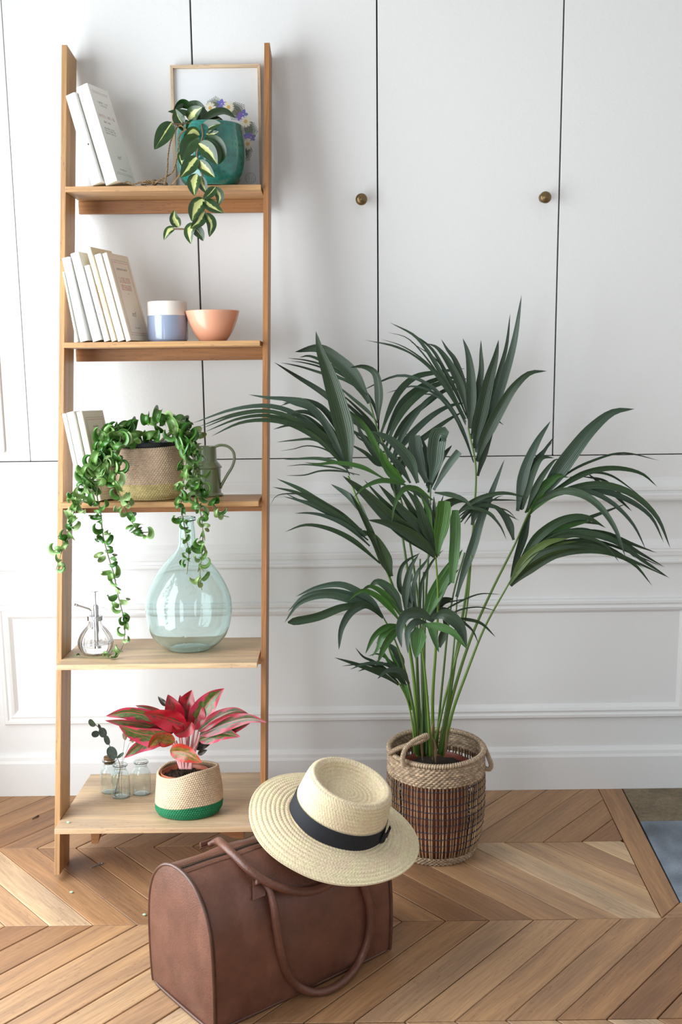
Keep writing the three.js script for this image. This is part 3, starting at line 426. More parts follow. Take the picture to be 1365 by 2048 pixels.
// ------------------------------------------------------------------ leather holdall
const leatherTex = (() => { // mottled, rubbed and scratched hide
  const W = 1024, c = document.createElement('canvas'); c.width = c.height = W; const x = c.getContext('2d'), im = x.createImageData(W, W);
  for (let j = 0; j < W; j++) for (let i = 0; i < W; i++) { const u = i / W, v = j / W, n = vnoise(u * 5, v * 5, 5, 5, 0) * 0.5 + vnoise(u * 13, v * 13, 13, 13, 1) * 0.3 + vnoise(u * 37, v * 37, 37, 37, 2) * 0.2, rub = smooth(0.55, 0.85, vnoise(u * 7 + 2, v * 4, 7, 4, 3)) * 0.25, f = vnoise(u * 180, v * 180, 180, 180, 4) - 0.5; const k = 0.76 + (n - 0.5) * 0.26 + rub * 0.25 + f * 0.05; im.data.set([clamp(k * 255, 0, 255), clamp(k * (0.985 + rub * 0.12) * 255, 0, 255), clamp(k * (0.97 + rub * 0.2) * 255, 0, 255), 255], (j * W + i) * 4); }
  x.putImageData(im, 0, 0); reseed(5);
  for (let k = 0; k < 230; k++) { const a = rnd(W), b = rnd(W), t = rnd(6.3), l = rnd(12, 120); x.strokeStyle = `rgba(235,205,190,${rnd(0.05, 0.28)})`; x.lineWidth = rnd(0.8, 2.2); x.beginPath(); x.moveTo(a, b); x.quadraticCurveTo(a + Math.cos(t) * l * 0.5 + rnd(-14, 14), b + Math.sin(t) * l * 0.5 + rnd(-14, 14), a + Math.cos(t) * l, b + Math.sin(t) * l); x.stroke(); }
  const t = new THREE.CanvasTexture(c); t.wrapS = t.wrapT = THREE.RepeatWrapping; t.colorSpace = THREE.SRGBColorSpace; t.magFilter = THREE.LinearFilter; return t;
})();
const leatherBump = texture(512, 512, (u, v) => 0.5 + (vnoise(u * 120, v * 120, 120, 120, 0) - 0.5) * 0.5 + (vnoise(u * 240, v * 240, 240, 240, 1) - 0.5) * 0.3 + (vnoise(u * 10, v * 10, 10, 10, 2) - 0.5) * 0.5, false, [4, 4]);
const leather = phys({ color: lin(0.255, 0.100, 0.064), roughness: 0.42, map: again(leatherTex, 3.2, 3.2), bumpMap: leatherBump, bumpScale: 0.0006, clearcoat: 0.12, clearcoatRoughness: 0.4 });
const leatherDark = phys({ color: lin(0.17, 0.068, 0.042), roughness: 0.38, map: again(leatherTex, 5, 5), clearcoat: 0.15, clearcoatRoughness: 0.35 });
const threadMat = std({ color: lin(0.30, 0.17, 0.11), roughness: 0.9 }), cutEdge = std({ color: lin(0.50, 0.33, 0.22), roughness: 0.9 });
const BAG = { x: -0.141, z: 0.847, turn: 38.6 * Math.PI / 180, a: 0.2226, b: 0.1128 };
{
  const { a, b } = BAG, bag = thing('holdall', 'worn brown leather holdall with two rolled handles standing on the parquet', 'bag', [BAG.x, 0, BAG.z]); bag.rotation.y = BAG.turn;
  const half = new THREE.CatmullRomCurve3([V(0, 0.004, b * 0.985), V(0, 0.010, b * 1.0), V(0, 0.07, b * 1.03), V(0, 0.15, b * 1.02), V(0, 0.205, b * 0.96), V(0, 0.247, b * 0.80), V(0, 0.278, b * 0.52), V(0, 0.2915, b * 0.24), V(0, 0.2945, 0)], false, 'centripetal');
  const cs = (t) => { const s = t < 0.5 ? -1 : 1, p = half.getPointAt(clamp(t < 0.5 ? t * 2 : 2 - t * 2, 0, 1)); return [p.y, p.z * s]; };   // t 0 back foot .. 1 front foot
  const body = (s, t, off = 0) => { // s along the length -1..1
    const [y, z] = cs(clamp(t, 0, 1)), [y1, z1] = cs(clamp(t + 0.004, 0, 1)), [y0, z0] = cs(clamp(t - 0.004, 0, 1)), l = Math.hypot(y1 - y0, z1 - z0) || 1, ny = -(z1 - z0) / l * -1, nz = (y1 - y0) / l * -1;
    const soft = (1 - s * s), top = smooth(0.1, 0.29, y), dent = -0.006 * soft * top + 0.0045 * soft * (1 - top) + 0.0022 * Math.sin(s * 5 + t * 9) * soft + 0.0016 * Math.sin(s * 11 - t * 17) * soft;
    return V(s * a * (1 - 0.012 * top), y + ny * (dent + off), z + nz * (dent + off));
  };
  part('body', sheet((u, v) => body(u * 2 - 1, v), 72, 96, (u, v) => [u * 0.445, v * 0.72]), leather, bag);
  for (const e of [-1, 1]) { // end panels, slightly bulged
    const rim = (v) => v < 0.86 ? body(e, v / 0.86) : body(e, 1).lerp(body(e, 0), (v - 0.86) / 0.14);
    part('end_panel', sheet((u, v) => { const p = rim(v), c = V(e * a, 0.13, 0), q = c.clone().lerp(p, u); q.x += e * 0.007 * (1 - u * u) + e * 0.002 * Math.sin(q.y * 30 + q.z * 20) * (1 - u); return q; }, 16, 96, (u, v) => { const q = V(e * a, 0.13, 0).lerp(rim(v), u); return [q.z, q.y]; }), leather, bag);
    const pts = []; for (let k = 0; k <= 60; k++) pts.push(body(e * 0.995, k / 60, 0.0012)); part('piping', taperTube(pts, () => 0.0033, 140, 8), leatherDark, bag);
    const seam = []; for (let k = 0; k <= 60; k++) seam.push(body(e * 0.972, k / 60, 0.0004)); part('seam', taperTube(seam, () => 0.0012, 120, 5), leatherDark, bag);
  }
  const rr = 0.02, base = []; for (const [sx, sz] of [[1, 1], [1, -1], [-1, -1], [-1, 1]]) for (let k = 0; k <= 4; k++) { const an = [0, -1, -2, -3][[[1, 1], [1, -1], [-1, -1], [-1, 1]].findIndex((q) => q[0] === sx && q[1] === sz)] * Math.PI / 2 + Math.PI / 2 - k / 4 * Math.PI / 2; base.push(V(sx * (a + 0.001 - rr) + Math.cos(an) * rr, 0.0042, sz * (b - 0.001 - rr) + Math.sin(an) * rr)); }
  part('base', xf(new THREE.ExtrudeGeometry(new THREE.Shape(base.map((p) => new THREE.Vector2(p.x, p.z))), { depth: 0.004, bevelEnabled: false }), new THREE.Matrix4().makeRotationX(-Math.PI / 2).premultiply(T(0, 0.001, 0))), leatherDark, bag);
  part('base_piping', new THREE.TubeGeometry(new THREE.CatmullRomCurve3(base, true, 'centripetal'), 160, 0.0034, 8, true), leatherDark, bag);
  // zip along the crown, its two welts and stitching
  const strip = (t0, t1, off, s0 = -0.985, s1 = 0.985) => sheet((u, v) => body(lerp(s0, s1, u), lerp(t0, t1, v), off * (0.4 + 0.6 * Math.sin(v * Math.PI))), 70, 4, (u, v) => [u * 0.44, v * 0.02]);
  part('zip_tape', strip(0.492, 0.508, 0.0006), std({ color: lin(0.05, 0.03, 0.022), roughness: 0.8 }), bag, 'dark zip tape');
  const teeth = []; for (let k = 0; k < 150; k++) { const p = body(-0.98 + k / 150 * 1.96, 0.5, 0.0012); teeth.push(xf(new THREE.BoxGeometry(0.0018, 0.0012, 0.0042), T(p.x, p.y, p.z))); }
  part('zip_teeth', merge(teeth), std({ color: lin(0.10, 0.065, 0.04), metalness: 0.5, roughness: 0.4 }), bag).userData.kind = 'stuff';
  for (const d of [-1, 1]) part('welt', strip(0.5 + d * 0.0085, 0.5 + d * 0.030, 0.0016), leather, bag);
  const st = []; for (const t of [0.473, 0.5265, 0.481, 0.5185]) for (let k = 0; k < 110; k++) { const p = body(-0.96 + k / 110 * 1.92, t, 0.0018), q = body(-0.96 + (k + 0.6) / 110 * 1.92, t, 0.0018); st.push(taperTube([p, q], () => 0.00055, 1, 4)); }
  part('stitching', merge(st), threadMat, bag).userData.kind = 'stuff';
  // handles: march along the sight line of each traced point to the surface, then lift the tube off it
  bag.updateMatrixWorld(true); const inv = bag.matrixWorld.clone().invert();
  const depthIn = (p) => { if (Math.abs(p.x) > a || p.y > 0.2945 || p.y < 0) return -1; let lo = 0, hi = 1; for (let k = 0; k < 18; k++) { const m = (lo + hi) / 2; half.getPointAt(m).y < p.y ? lo = m : hi = m; } return half.getPointAt(lo).z - Math.abs(p.z); };
  const touch = (px, py, lift) => { for (let z = 1.3; z > 0.4; z -= 0.001) { const w = at(px, py, z), p = w.clone().applyMatrix4(inv); if (w.y < lift * 0.8) { return p; } if (depthIn(p) > -lift) return p; } return at(px, py, 0.8).applyMatrix4(inv); };
  const strap = (list, r) => { const pts = list.map(([x, y, l]) => touch(x, y, l)); return taperTube(pts, (t) => r * (0.72 + 0.28 * smooth(0, 0.10, Math.min(t, 1 - t))), 110, 14); };
  const h1 = [[418, 1690, 0.004], [432, 1683, 0.010], [447, 1690, 0.013], [470, 1712, 0.014], [500, 1741, 0.016], [530, 1762, 0.016], [565, 1777, 0.014], [600, 1784, 0.012], [632, 1780, 0.012], [658, 1768, 0.012], [672, 1752, 0.012], [674, 1735, 0.011]];
  const h2 = [[528, 1765, 0.004], [540, 1782, 0.009], [548, 1812, 0.010], [553, 1850, 0.010], [561, 1900, 0.010], [572, 1940, 0.010], [592, 1969, 0.011], [624, 1984, 0.012], [655, 1981, 0.012], [690, 1960, 0.012], [718, 1925, 0.011], [735, 1885, 0.010], [741, 1845, 0.010], [738, 1805, 0.010], [727, 1770, 0.009], [718, 1750, 0.008], [708, 1736, 0.004]];
  part('handle', strap(h1, 0.0085), leather, bag); part('handle', strap(h2, 0.0083), leather, bag);
  const welt = (list) => { const pts = list.map(([x, y, l]) => { const p = touch(x + 5, y - 1, l * 1.05); return p; }); return taperTube(pts, () => 0.0011, 110, 5); };
  part('handle_stitching', welt(h2), cutEdge, bag);
  // tabs that hold the handles
  const tab = (px, py, w, h, tilt) => { const p = touch(px, py, 0.0005), q = touch(px, py + 6, 0.0005), up = p.clone().sub(q).normalize(), right = V(1, 0, 0), out = right.clone().cross(up).normalize(), m = new THREE.Matrix4().makeBasis(right, up, out); m.setPosition(p.clone().addScaledVector(out, 0.0015)); return xf(merge([rbox(w, h, 0.0025, 0.0008), xf(rbox(w * 0.86, 0.014, 0.012, 0.004), T(0, h * 0.32, 0.006))]), m); };
  part('handle_tab', tab(518, 1776, 0.030, 0.040), leather, bag); part('handle_tab', tab(712, 1742, 0.030, 0.040), leather, bag); part('handle_tab', tab(414, 1694, 0.034, 0.022), leather, bag);
}
// ------------------------------------------------------------------ straw hat
{
  const hat = thing('straw_hat', 'braided straw hat with a wide brim and navy ribbon lying on the holdall', 'hat');
  const c0 = at(674, 1640, 0.806); hat.position.copy(c0); hat.quaternion.setFromUnitVectors(V(0, 1, 0), V(0.303, 0.931, 0.215).normalize());
  const strawTex = texture(512, 512, (u, v) => { const k = 0.9 + (vnoise(u * 60, v * 60, 60, 60, 0) - 0.5) * 0.10 + (vnoise(u * 20, v * 160, 20, 160, 1) - 0.5) * 0.06; return [k, k * (0.985 + (vnoise(u * 9, v * 9, 9, 9, 2) - 0.5) * 0.05), k * 0.94]; }, true, [6, 6]);
  const straw = std({ color: lin(0.93, 0.795, 0.585), roughness: 0.62, map: strawTex });
  // plaited relief: s = braid number (one unit per braid), q = length along the braid in plait pitches
  const plait = (s, q) => { const f = s - Math.floor(s), row = Math.floor(s), side = f < 0.5 ? 0 : 1, g = f < 0.5 ? f * 2 : (f - 0.5) * 2; const k = (q + side * 0.5 + (side ? g : 1 - g) * 0.55 + row * 0.37); const fr = k - Math.floor(k); return Math.sin(f * Math.PI) ** 0.6 * (0.55 + 0.45 * Math.sin(fr * Math.PI)); };
  const BR = 0.0088, PITCH = 0.0062, RX = 1.05, RZ = 0.97;
  const brimP = (r, a) => { const t = (r - 0.092) / 0.078, droop = -0.010 * t * t - 0.004 * t + 0.010 * t * t * Math.cos(2 * (a - 0.4)) - 0.012 * t * t * smooth(0.2, 1, Math.cos(a - 3.3)); return V(Math.cos(a) * r * RX, droop, Math.sin(a) * r * RZ); };
  const NA = 900, NR = 84;
  const r1 = 0.172, r0 = 0.086;
  const relief = (f, sOf, qOf, nOf, amp) => (u, v) => { const p = f(u, v); return p.addScaledVector(nOf(u, v), amp * plait(sOf(u, v), qOf(u, v))); };
  part('brim', mergeGeometries([
    sheet(relief((u, v) => brimP(lerp(r0, r1, u), -v * 6.28318), (u) => lerp(r0, r1, u) / BR, (u, v) => v * Math.round(6.283 * lerp(r0, r1, Math.floor(u * (r1 - r0) / BR) * BR / (r1 - r0)) / PITCH), () => V(0, 1, 0), 0.0021), NR, NA, (u, v) => [v, u * 0.1]),
    sheet((u, v) => brimP(lerp(r0, r1, u), v * 6.28318).add(V(0, -0.0014, 0)), 20, 200, (u, v) => [v, u * 0.1]),
    sheet((u, v) => brimP(r1 + 0.0008 * Math.sin(u * Math.PI), -v * 6.28318).add(V(0, lerp(0.0012, -0.0014, u), 0)), 4, 200, (u, v) => [v, u * 0.1])]), straw, hat);
  const prof = new THREE.CatmullRomCurve3([V(0.0935, -0.001, 0), V(0.0925, 0.006, 0), V(0.0905, 0.035, 0), V(0.0870, 0.070, 0), V(0.0835, 0.098, 0), V(0.0810, 0.108, 0), V(0.0765, 0.1135, 0), V(0.0715, 0.1135, 0), V(0.0670, 0.109, 0), V(0.0630, 0.098, 0), V(0.0560, 0.088, 0), V(0.042, 0.0835, 0), V(0.022, 0.083, 0), V(0.0006, 0.084, 0)], false, 'centripetal'), PL = prof.getLength();
  const cr = (u, v) => { const p = prof.getPointAt(clamp(u, 0, 1)), a = -v * 6.28318; return V(p.x * Math.cos(a) * 1.07, p.y * 0.90 - p.x * Math.cos(a) * 0.03, p.x * Math.sin(a) * 0.93); };
  const crN = (u, v) => { const t = prof.getTangentAt(clamp(u, 0, 1)), a = -v * 6.28318; return V(t.y * Math.cos(a), -t.x, t.y * Math.sin(a)); };
  part('crown', sheet(relief(cr, (u) => u * PL / BR, (u, v) => { const p = prof.getPointAt(clamp(Math.floor(u * PL / BR) * BR / PL, 0, 1)); return v * Math.max(3, Math.round(6.283 * p.x / PITCH)); }, crN, 0.0021), 150, 560, (u, v) => [v, u * 0.2]), straw, hat);
  const navy = std({ color: lin(0.006, 0.008, 0.014), roughness: 0.75, bumpMap: texture(64, 64, (u, v) => 0.5 + 0.5 * Math.sin(v * 6.283 * 16), false, [40, 1]), bumpScale: 0.0002 });
  part('ribbon', sheet((u, v) => { const h = lerp(0.002, 0.0385, u), t = (h + 0.001) / 0.1146, k = 0.0935 - 0.0045 * t * 2.2 + 0.0028 + 0.0006 * Math.sin(v * 40) * (1 - u), a = -v * 6.28318; return V(k * Math.cos(a) * 1.07, h - k * Math.cos(a) * 0.03, k * Math.sin(a) * 0.93); }, 8, 200, (u, v) => [v, u]), navy, hat, 'navy ribbon');
  { // flat bow on the right of the crown
    const a0 = 0.35, pos = (a, h, o) => V((0.0945 + o) * Math.cos(a) * 1.07, h, (0.0945 + o) * Math.sin(a) * 0.93);
    const loop = (s) => sheet((u, v) => pos(a0 + s * u * 0.17 , 0.020 + (v - 0.5) * 0.030 * (0.55 + 0.45 * u), 0.0035 + 0.005 * Math.sin(u * Math.PI)), 10, 6);
    part('bow', merge([loop(1), loop(-1), sheet((u, v) => pos(a0 + (u - 0.5) * 0.10, 0.020 + (v - 0.5) * 0.034, 0.0075 - 0.003 * (2 * u - 1) ** 2), 6, 6)]), navy, hat);
  }
}
// ------------------------------------------------------------------ woven baskets
const raffiaTex = texture(256, 256, (u, v) => { const k = 0.9 + (vnoise(u * 70, v * 70, 70, 70, 0) - 0.5) * 0.12 + (vnoise(u * 9, v * 9, 9, 9, 1) - 0.5) * 0.06; return [k, k * 0.985, k * 0.95]; });
const raffiaMat = (c) => std({ color: lin(...c), roughness: 0.75, map: again(raffiaTex, 4, 4) });
// crocheted wall: rows of leaning stitches; radius(t, a) and height(t, a) with t from 0 (foot) to 1 (rim)
function crochet(R0, Y0, t0, t1, rows, around, amp, inner = 0) {
  const n = Math.max(2, Math.round((t1 - t0) * rows * 5)), m = around * 4;
  return sheet((u, v) => { const t = lerp(t0, t1, u), s = t * rows, row = Math.floor(s), f = s - row, a = v * Math.PI * 2; let q = v * around + row * 0.5 + (f - 0.5) * 0.35; q -= Math.floor(q); const bump = Math.sin(f * Math.PI) ** 0.7 * (0.35 + 0.65 * Math.sin(q * Math.PI)); const r = R0(t, a) - inner + amp * bump * (inner ? -1 : 1); return V(Math.cos(a) * r, Y0(t, a), (inner ? 1 : 1) * Math.sin(a) * r); }, n, m, (u, v) => [v * 0.5, lerp(t0, t1, u) * 0.1]);
}
const bothSides = (m) => { m.side = THREE.DoubleSide; return m; };
function rimRoll(R0, Y0, around, r) { return sheet((u, v) => { const a = v * Math.PI * 2, b = u * Math.PI * 2, k = 1 + 0.22 * Math.sin(v * Math.PI * 2 * around + b * 0.8), R1 = R0(1, a); return V(Math.cos(a) * (R1 - r * 0.3 + Math.cos(b) * r * k), Y0(1, a) + Math.sin(b) * r * k, Math.sin(a) * (R1 - r * 0.3 + Math.cos(b) * r * k)); }, 10, around * 5); }
{ // low basket with a green foot, bottom board
  const b = thing('raffia_basket', 'soft natural raffia basket with emerald green foot on the bottom board', 'basket');
  const R0 = (t, a) => lerp(0.0745, 0.0695, smooth(0, 1, t)) + 0.0035 * Math.sin(t * 3.1) + 0.0022 * Math.cos(2 * a + 0.6) + 0.0014 * Math.sin(3 * a + t * 4) - 0.006 * smooth(0.15, 0, t);
  const Y0 = (t, a) => 0.002 + t * (0.105 + 0.004 * Math.cos(a - 0.9) - 0.010 * smooth(0.2, 1, Math.cos(a - 2.55)) + 0.003 * Math.sin(2 * a));
  const g = bothSides(raffiaMat([0.010, 0.24, 0.105])), nat = bothSides(raffiaMat([0.86, 0.68, 0.50])), inn = bothSides(raffiaMat([0.45, 0.31, 0.20]));
  part('green_foot', crochet(R0, Y0, 0, 0.27, 22, 76, 0.0032), g, b, 'emerald green crochet foot'); part('wall', crochet(R0, Y0, 0.27, 1, 22, 76, 0.0032), nat, b); part('lining', crochet(R0, Y0, 0.02, 1, 22, 84, 0.001, 0.0035), inn, b);
  part('rim', rimRoll(R0, Y0, 84, 0.0028), nat, b); part('bottom', xf(new THREE.CylinderGeometry(0.070, 0.067, 0.004, 64), T(0, 0.003, 0)), g, b);
  onShelf(b, 4, 377.5, 1600, 0.413);
}
{ // two-tone raffia basket, third shelf
  const b = thing('raffia_basket', 'raffia basket, pinkish above and straw yellow below, holding the curly hoya', 'basket');
  const R0 = (t, a) => lerp(0.0725, 0.0735, t) + 0.0045 * Math.sin(t * 3.1) - 0.006 * smooth(0.12, 0, t) + 0.0018 * Math.cos(2 * a + 1), Y0 = (t, a) => 0.002 + t * (0.122 + 0.003 * Math.cos(a + 1));
  const y = bothSides(raffiaMat([0.80, 0.66, 0.33])), nat = bothSides(raffiaMat([0.80, 0.60, 0.47]));
  part('yellow_foot', crochet(R0, Y0, 0, 0.31, 27, 72, 0.0032), y, b, 'straw yellow crochet foot'); part('wall', crochet(R0, Y0, 0.31, 1, 27, 72, 0.0032), nat, b); part('lining', crochet(R0, Y0, 0.02, 1, 27, 80, 0.001, 0.0035), nat, b); part('rim', rimRoll(R0, Y0, 80, 0.0028), nat, b);
  part('bottom', xf(new THREE.CylinderGeometry(0.068, 0.066, 0.004, 64), T(0, 0.003, 0)), y, b);
  onShelf(b, 2, 300, 960, 0.272);
}
// tall open-weave basket of the palm
const PB = { x: 0.2365, z: 0.340, R: (t) => { const c = [[0, 0.094], [0.06, 0.101], [0.16, 0.1085], [0.32, 0.1155], [0.5, 0.1185], [0.7, 0.1185], [0.88, 0.1165], [1, 0.1155]]; for (let i = 0; i + 1 < c.length; i++) if (t <= c[i + 1][0]) { const f = (t - c[i][0]) / (c[i + 1][0] - c[i][0]); return lerp(c[i][1], c[i + 1][1], f); } return c[c.length - 1][1]; }, H: 0.262 };
{
  const b = thing('seagrass_basket', 'tall openwork seagrass basket with dark cords and wrapped handles under the palm', 'basket', [PB.x, 0, PB.z]);
  const reedTex = texture(128, 256, (u, v) => { const k = 0.80 + (vnoise(u * 30, v * 4, 30, 4, 0) - 0.5) * 0.34 + (vnoise(u * 6, v * 10, 6, 10, 1) - 0.5) * 0.2; return [k, k * 0.97, k * 0.92]; });
  const reeds = [[0.62, 0.43, 0.26], [0.72, 0.53, 0.36], [0.50, 0.32, 0.18]].map((c) => std({ color: lin(...c), roughness: 0.7, map: reedTex })), wrap = std({ color: lin(0.68, 0.53, 0.40), roughness: 0.75, map: reedTex }), cord = std({ color: lin(0.045, 0.035, 0.062), roughness: 0.7 });
  reseed(91); const N = 84, P = (t, a, o = 0) => V(Math.cos(a) * (PB.R(t) + o), t * PB.H, Math.sin(a) * (PB.R(t) + o));
  for (let k = 0; k < N; k++) { // upright reeds
    const a = (k + rnd(-0.16, 0.16)) / N * Math.PI * 2, j = rnd(-0.010, 0.010), j2 = rnd(-0.010, 0.010), pts = []; for (let q = 0; q <= 6; q++) pts.push(P(0.05 + q / 6 * 0.80, a + j * Math.sin(q * 1.1) + j2 * Math.cos(q * 1.9), -0.0008 + 0.0016 * (q % 2))); const r = rnd(0.0016, 0.0025); part('reed', taperTube(pts, () => r, 10, 6), reeds[Math.floor(rnd(3))], b);
  }
  const ys = []; for (let k = 0; k < 10; k++) ys.push(0.765 - k * 0.0665); // dark cords twisted round the reeds
  ys.forEach((t, i) => { const two = [0, 1].map((s) => { const pts = []; for (let q = 0; q <= N * 2; q++) { const a = q / (N * 2) * Math.PI * 2, w = Math.sin(q * Math.PI / 2 + s * Math.PI + 0.6); pts.push(P(t + 0.004 * Math.sin(a * 2 + i) + 0.0022 * w, a, 0.0028 * (s ? -1 : 1) * Math.cos(q * Math.PI) * 0.9)); } return new THREE.TubeGeometry(new THREE.CatmullRomCurve3(pts.slice(0, -1), true, 'centripetal'), N * 6, 0.00105, 5, true); }); part('cord', merge(two), cord, b); });
  // dense bands of weaving above and below
  const band = (t0, t1, rows, amp) => sheet((u, v) => { const t = lerp(t0, t1, u), s = u * rows, row = Math.floor(Math.min(s, rows - 1e-4)), f = s - row, a = v * Math.PI * 2, w = Math.cos(v * 60 * Math.PI * 2 + row * Math.PI); return P(t, a, 0.0010 + amp * w * 0.9 + 0.0014 * Math.sin(f * Math.PI)); }, rows * 5, N * 5, (u, v) => [u, v * 8]);
  part('woven_band', band(0.80, 0.985, 9, 0.0017), bothSides(wrap), b); part('woven_band', band(0.0, 0.085, 5, 0.0017), bothSides(wrap), b);
  part('bottom', xf(new THREE.CylinderGeometry(0.094, 0.092, 0.005, 64), T(0, 0.0035, 0)), reeds[2], b);
  const wound = (pts, r, turns, closed) => { const c = new THREE.CatmullRomCurve3(pts, closed, 'centripetal'), n = turns * 6, fr = c.computeFrenetFrames(n, closed); return sheet((u, v) => { const i = Math.min(n, Math.round(u * n)), p = c.getPointAt(Math.min(1, u)), a = v * Math.PI * 2, k = 1 + 0.13 * Math.sin(u * turns * Math.PI * 2 + a); return p.addScaledVector(fr.normals[i], Math.cos(a) * r * k).addScaledVector(fr.binormals[i], Math.sin(a) * r * k); }, n, 10, (u, v) => [v, u * turns * 0.3]); };
  const ring = []; for (let k = 0; k < 40; k++) { const a = k / 40 * Math.PI * 2; ring.push(P(1.01, a, 0.0006 * Math.sin(a * 5))); } part('rim', wound(ring, 0.0062, 120, true), wrap, b);
  // handle standing on the left, handle hanging on the right
  const toLocal = (v) => v.sub(b.position);
  part('handle', wound([at(808, 1534, 0.442), at(806, 1517, 0.440), at(811, 1499, 0.437), at(824, 1485, 0.430), at(840, 1476, 0.424), at(852, 1471, 0.418), at(855, 1474, 0.410), at(840, 1483, 0.402), at(814, 1491, 0.398), at(795, 1498, 0.394), at(777, 1508, 0.390)].map(toLocal), 0.0058, 64, false), wrap, b);
  part('handle', wound([at(966, 1487, 0.345), at(972, 1500, 0.352), at(978, 1515, 0.358), at(983, 1530, 0.360), at(980, 1538, 0.360), at(972, 1537, 0.360), at(965, 1530, 0.358), at(961, 1518, 0.352)].map(toLocal), 0.0056, 40, false), wrap, b);
}
// ------------------------------------------------------------------ kentia palm
// a strap leaf along traced points, base first (width in photograph pixels; a negative width means the tip was traced first)
const mpp = (z) => (camera.position.z - z) / 2450 / 0.985;
const toEye = V(0, 0.12, 1).normalize();
function strap(w, z0, z1, pts, o = {}) {
  if (w < 0) { w = -w; pts = pts.slice().reverse(); }
  const n = o.n ?? 20, m = o.m ?? 6, raw = pts.map(([x, y], i) => at(x, y, lerp(z0, z1, i / (pts.length - 1)) + (o.sag ?? 0) * Math.sin(i / (pts.length - 1) * Math.PI)));
  const c = new THREE.CatmullRomCurve3(raw.length === 2 ? [raw[0], raw[0].clone().lerp(raw[1], 0.5), raw[1]] : raw, false, 'centripetal'), roll = o.roll ?? 0, L = c.getLength();
  const prof = o.prof ?? ((t) => (0.30 + 0.70 * smooth(0, 0.36, t)) * Math.pow(Math.max(0, 1 - Math.pow(t, 2.4)), 0.85));
  const fold = o.fold ?? 0.32, W = w * mpp((z0 + z1) / 2) / 2 / Math.max(0.55, Math.cos(roll));
  let last = null;
  const frames = []; for (let i = 0; i <= n; i++) { const t = c.getTangentAt(i / n), side = t.clone().cross(toEye); if (side.lengthSq() < 0.02 && last) side.copy(last); side.normalize(); if (last && side.dot(last) < 0) side.negate(); last = side.clone(); const nor = side.clone().cross(t).normalize(), tw = roll + (o.twist ?? 0) * (i / n); frames.push([c.getPointAt(i / n), side.clone().multiplyScalar(Math.cos(tw)).addScaledVector(nor, Math.sin(tw)), nor.clone().multiplyScalar(Math.cos(tw)).addScaledVector(side, -Math.sin(tw))]); }
  return sheet((u, v) => { const [p, s, nn] = frames[Math.round(u * n)], a = v * 2 - 1, hw = W * prof(u); return p.clone().addScaledVector(s, a * hw).addScaledVector(nn, (Math.abs(a) - 0.5) * hw * fold * (nn.z >= 0 ? 1 : -1) + (o.wave ? o.wave * hw * Math.sin(u * 11 + a * 2) * Math.abs(a) : 0)); }, n, m, o.uv ?? ((u, v) => [u * L, v]));
}
const pleat = texture(8, 128, (u, v) => { const k = v * 9; return 0.5 + 0.5 * Math.cos(k * Math.PI * 2) * 0.5 + (vnoise(v * 64, 0, 64, 1, 1) - 0.5) * 0.3; }, false);
const palmTex = texture(128, 128, (u, v) => { const k = 0.80 + (vnoise(u * 4, v * 40, 4, 40, 0) - 0.5) * 0.32 + (vnoise(u * 12, v * 90, 12, 90, 1) - 0.5) * 0.12 - (Math.abs(v - 0.5) < 0.02 ? 0.12 : 0); return [k, k, k]; }, true, [3, 1]);
const palmMat = (c, r) => phys({ color: lin(...c), roughness: r, map: palmTex, bumpMap: pleat, bumpScale: 0.0006, side: THREE.DoubleSide, clearcoat: 0.25, clearcoatRoughness: 0.35 });
const PM = { d: palmMat([0.017, 0.054, 0.013], 0.40), m: palmMat([0.030, 0.082, 0.026], 0.38), g: palmMat([0.052, 0.105, 0.062], 0.34), b: palmMat([0.055, 0.185, 0.022], 0.40), y: palmMat([0.12, 0.20, 0.03], 0.45) };  // b paints backlit leaflets brighter, d paints shaded undersides darker
const stemMat = [[0.10, 0.185, 0.025], [0.065, 0.125, 0.024], [0.045, 0.085, 0.022]].map((c) => std({ color: lin(...c), roughness: 0.45 })), huskMat = std({ color: lin(0.26, 0.17, 0.085), roughness: 0.9, side: THREE.DoubleSide });
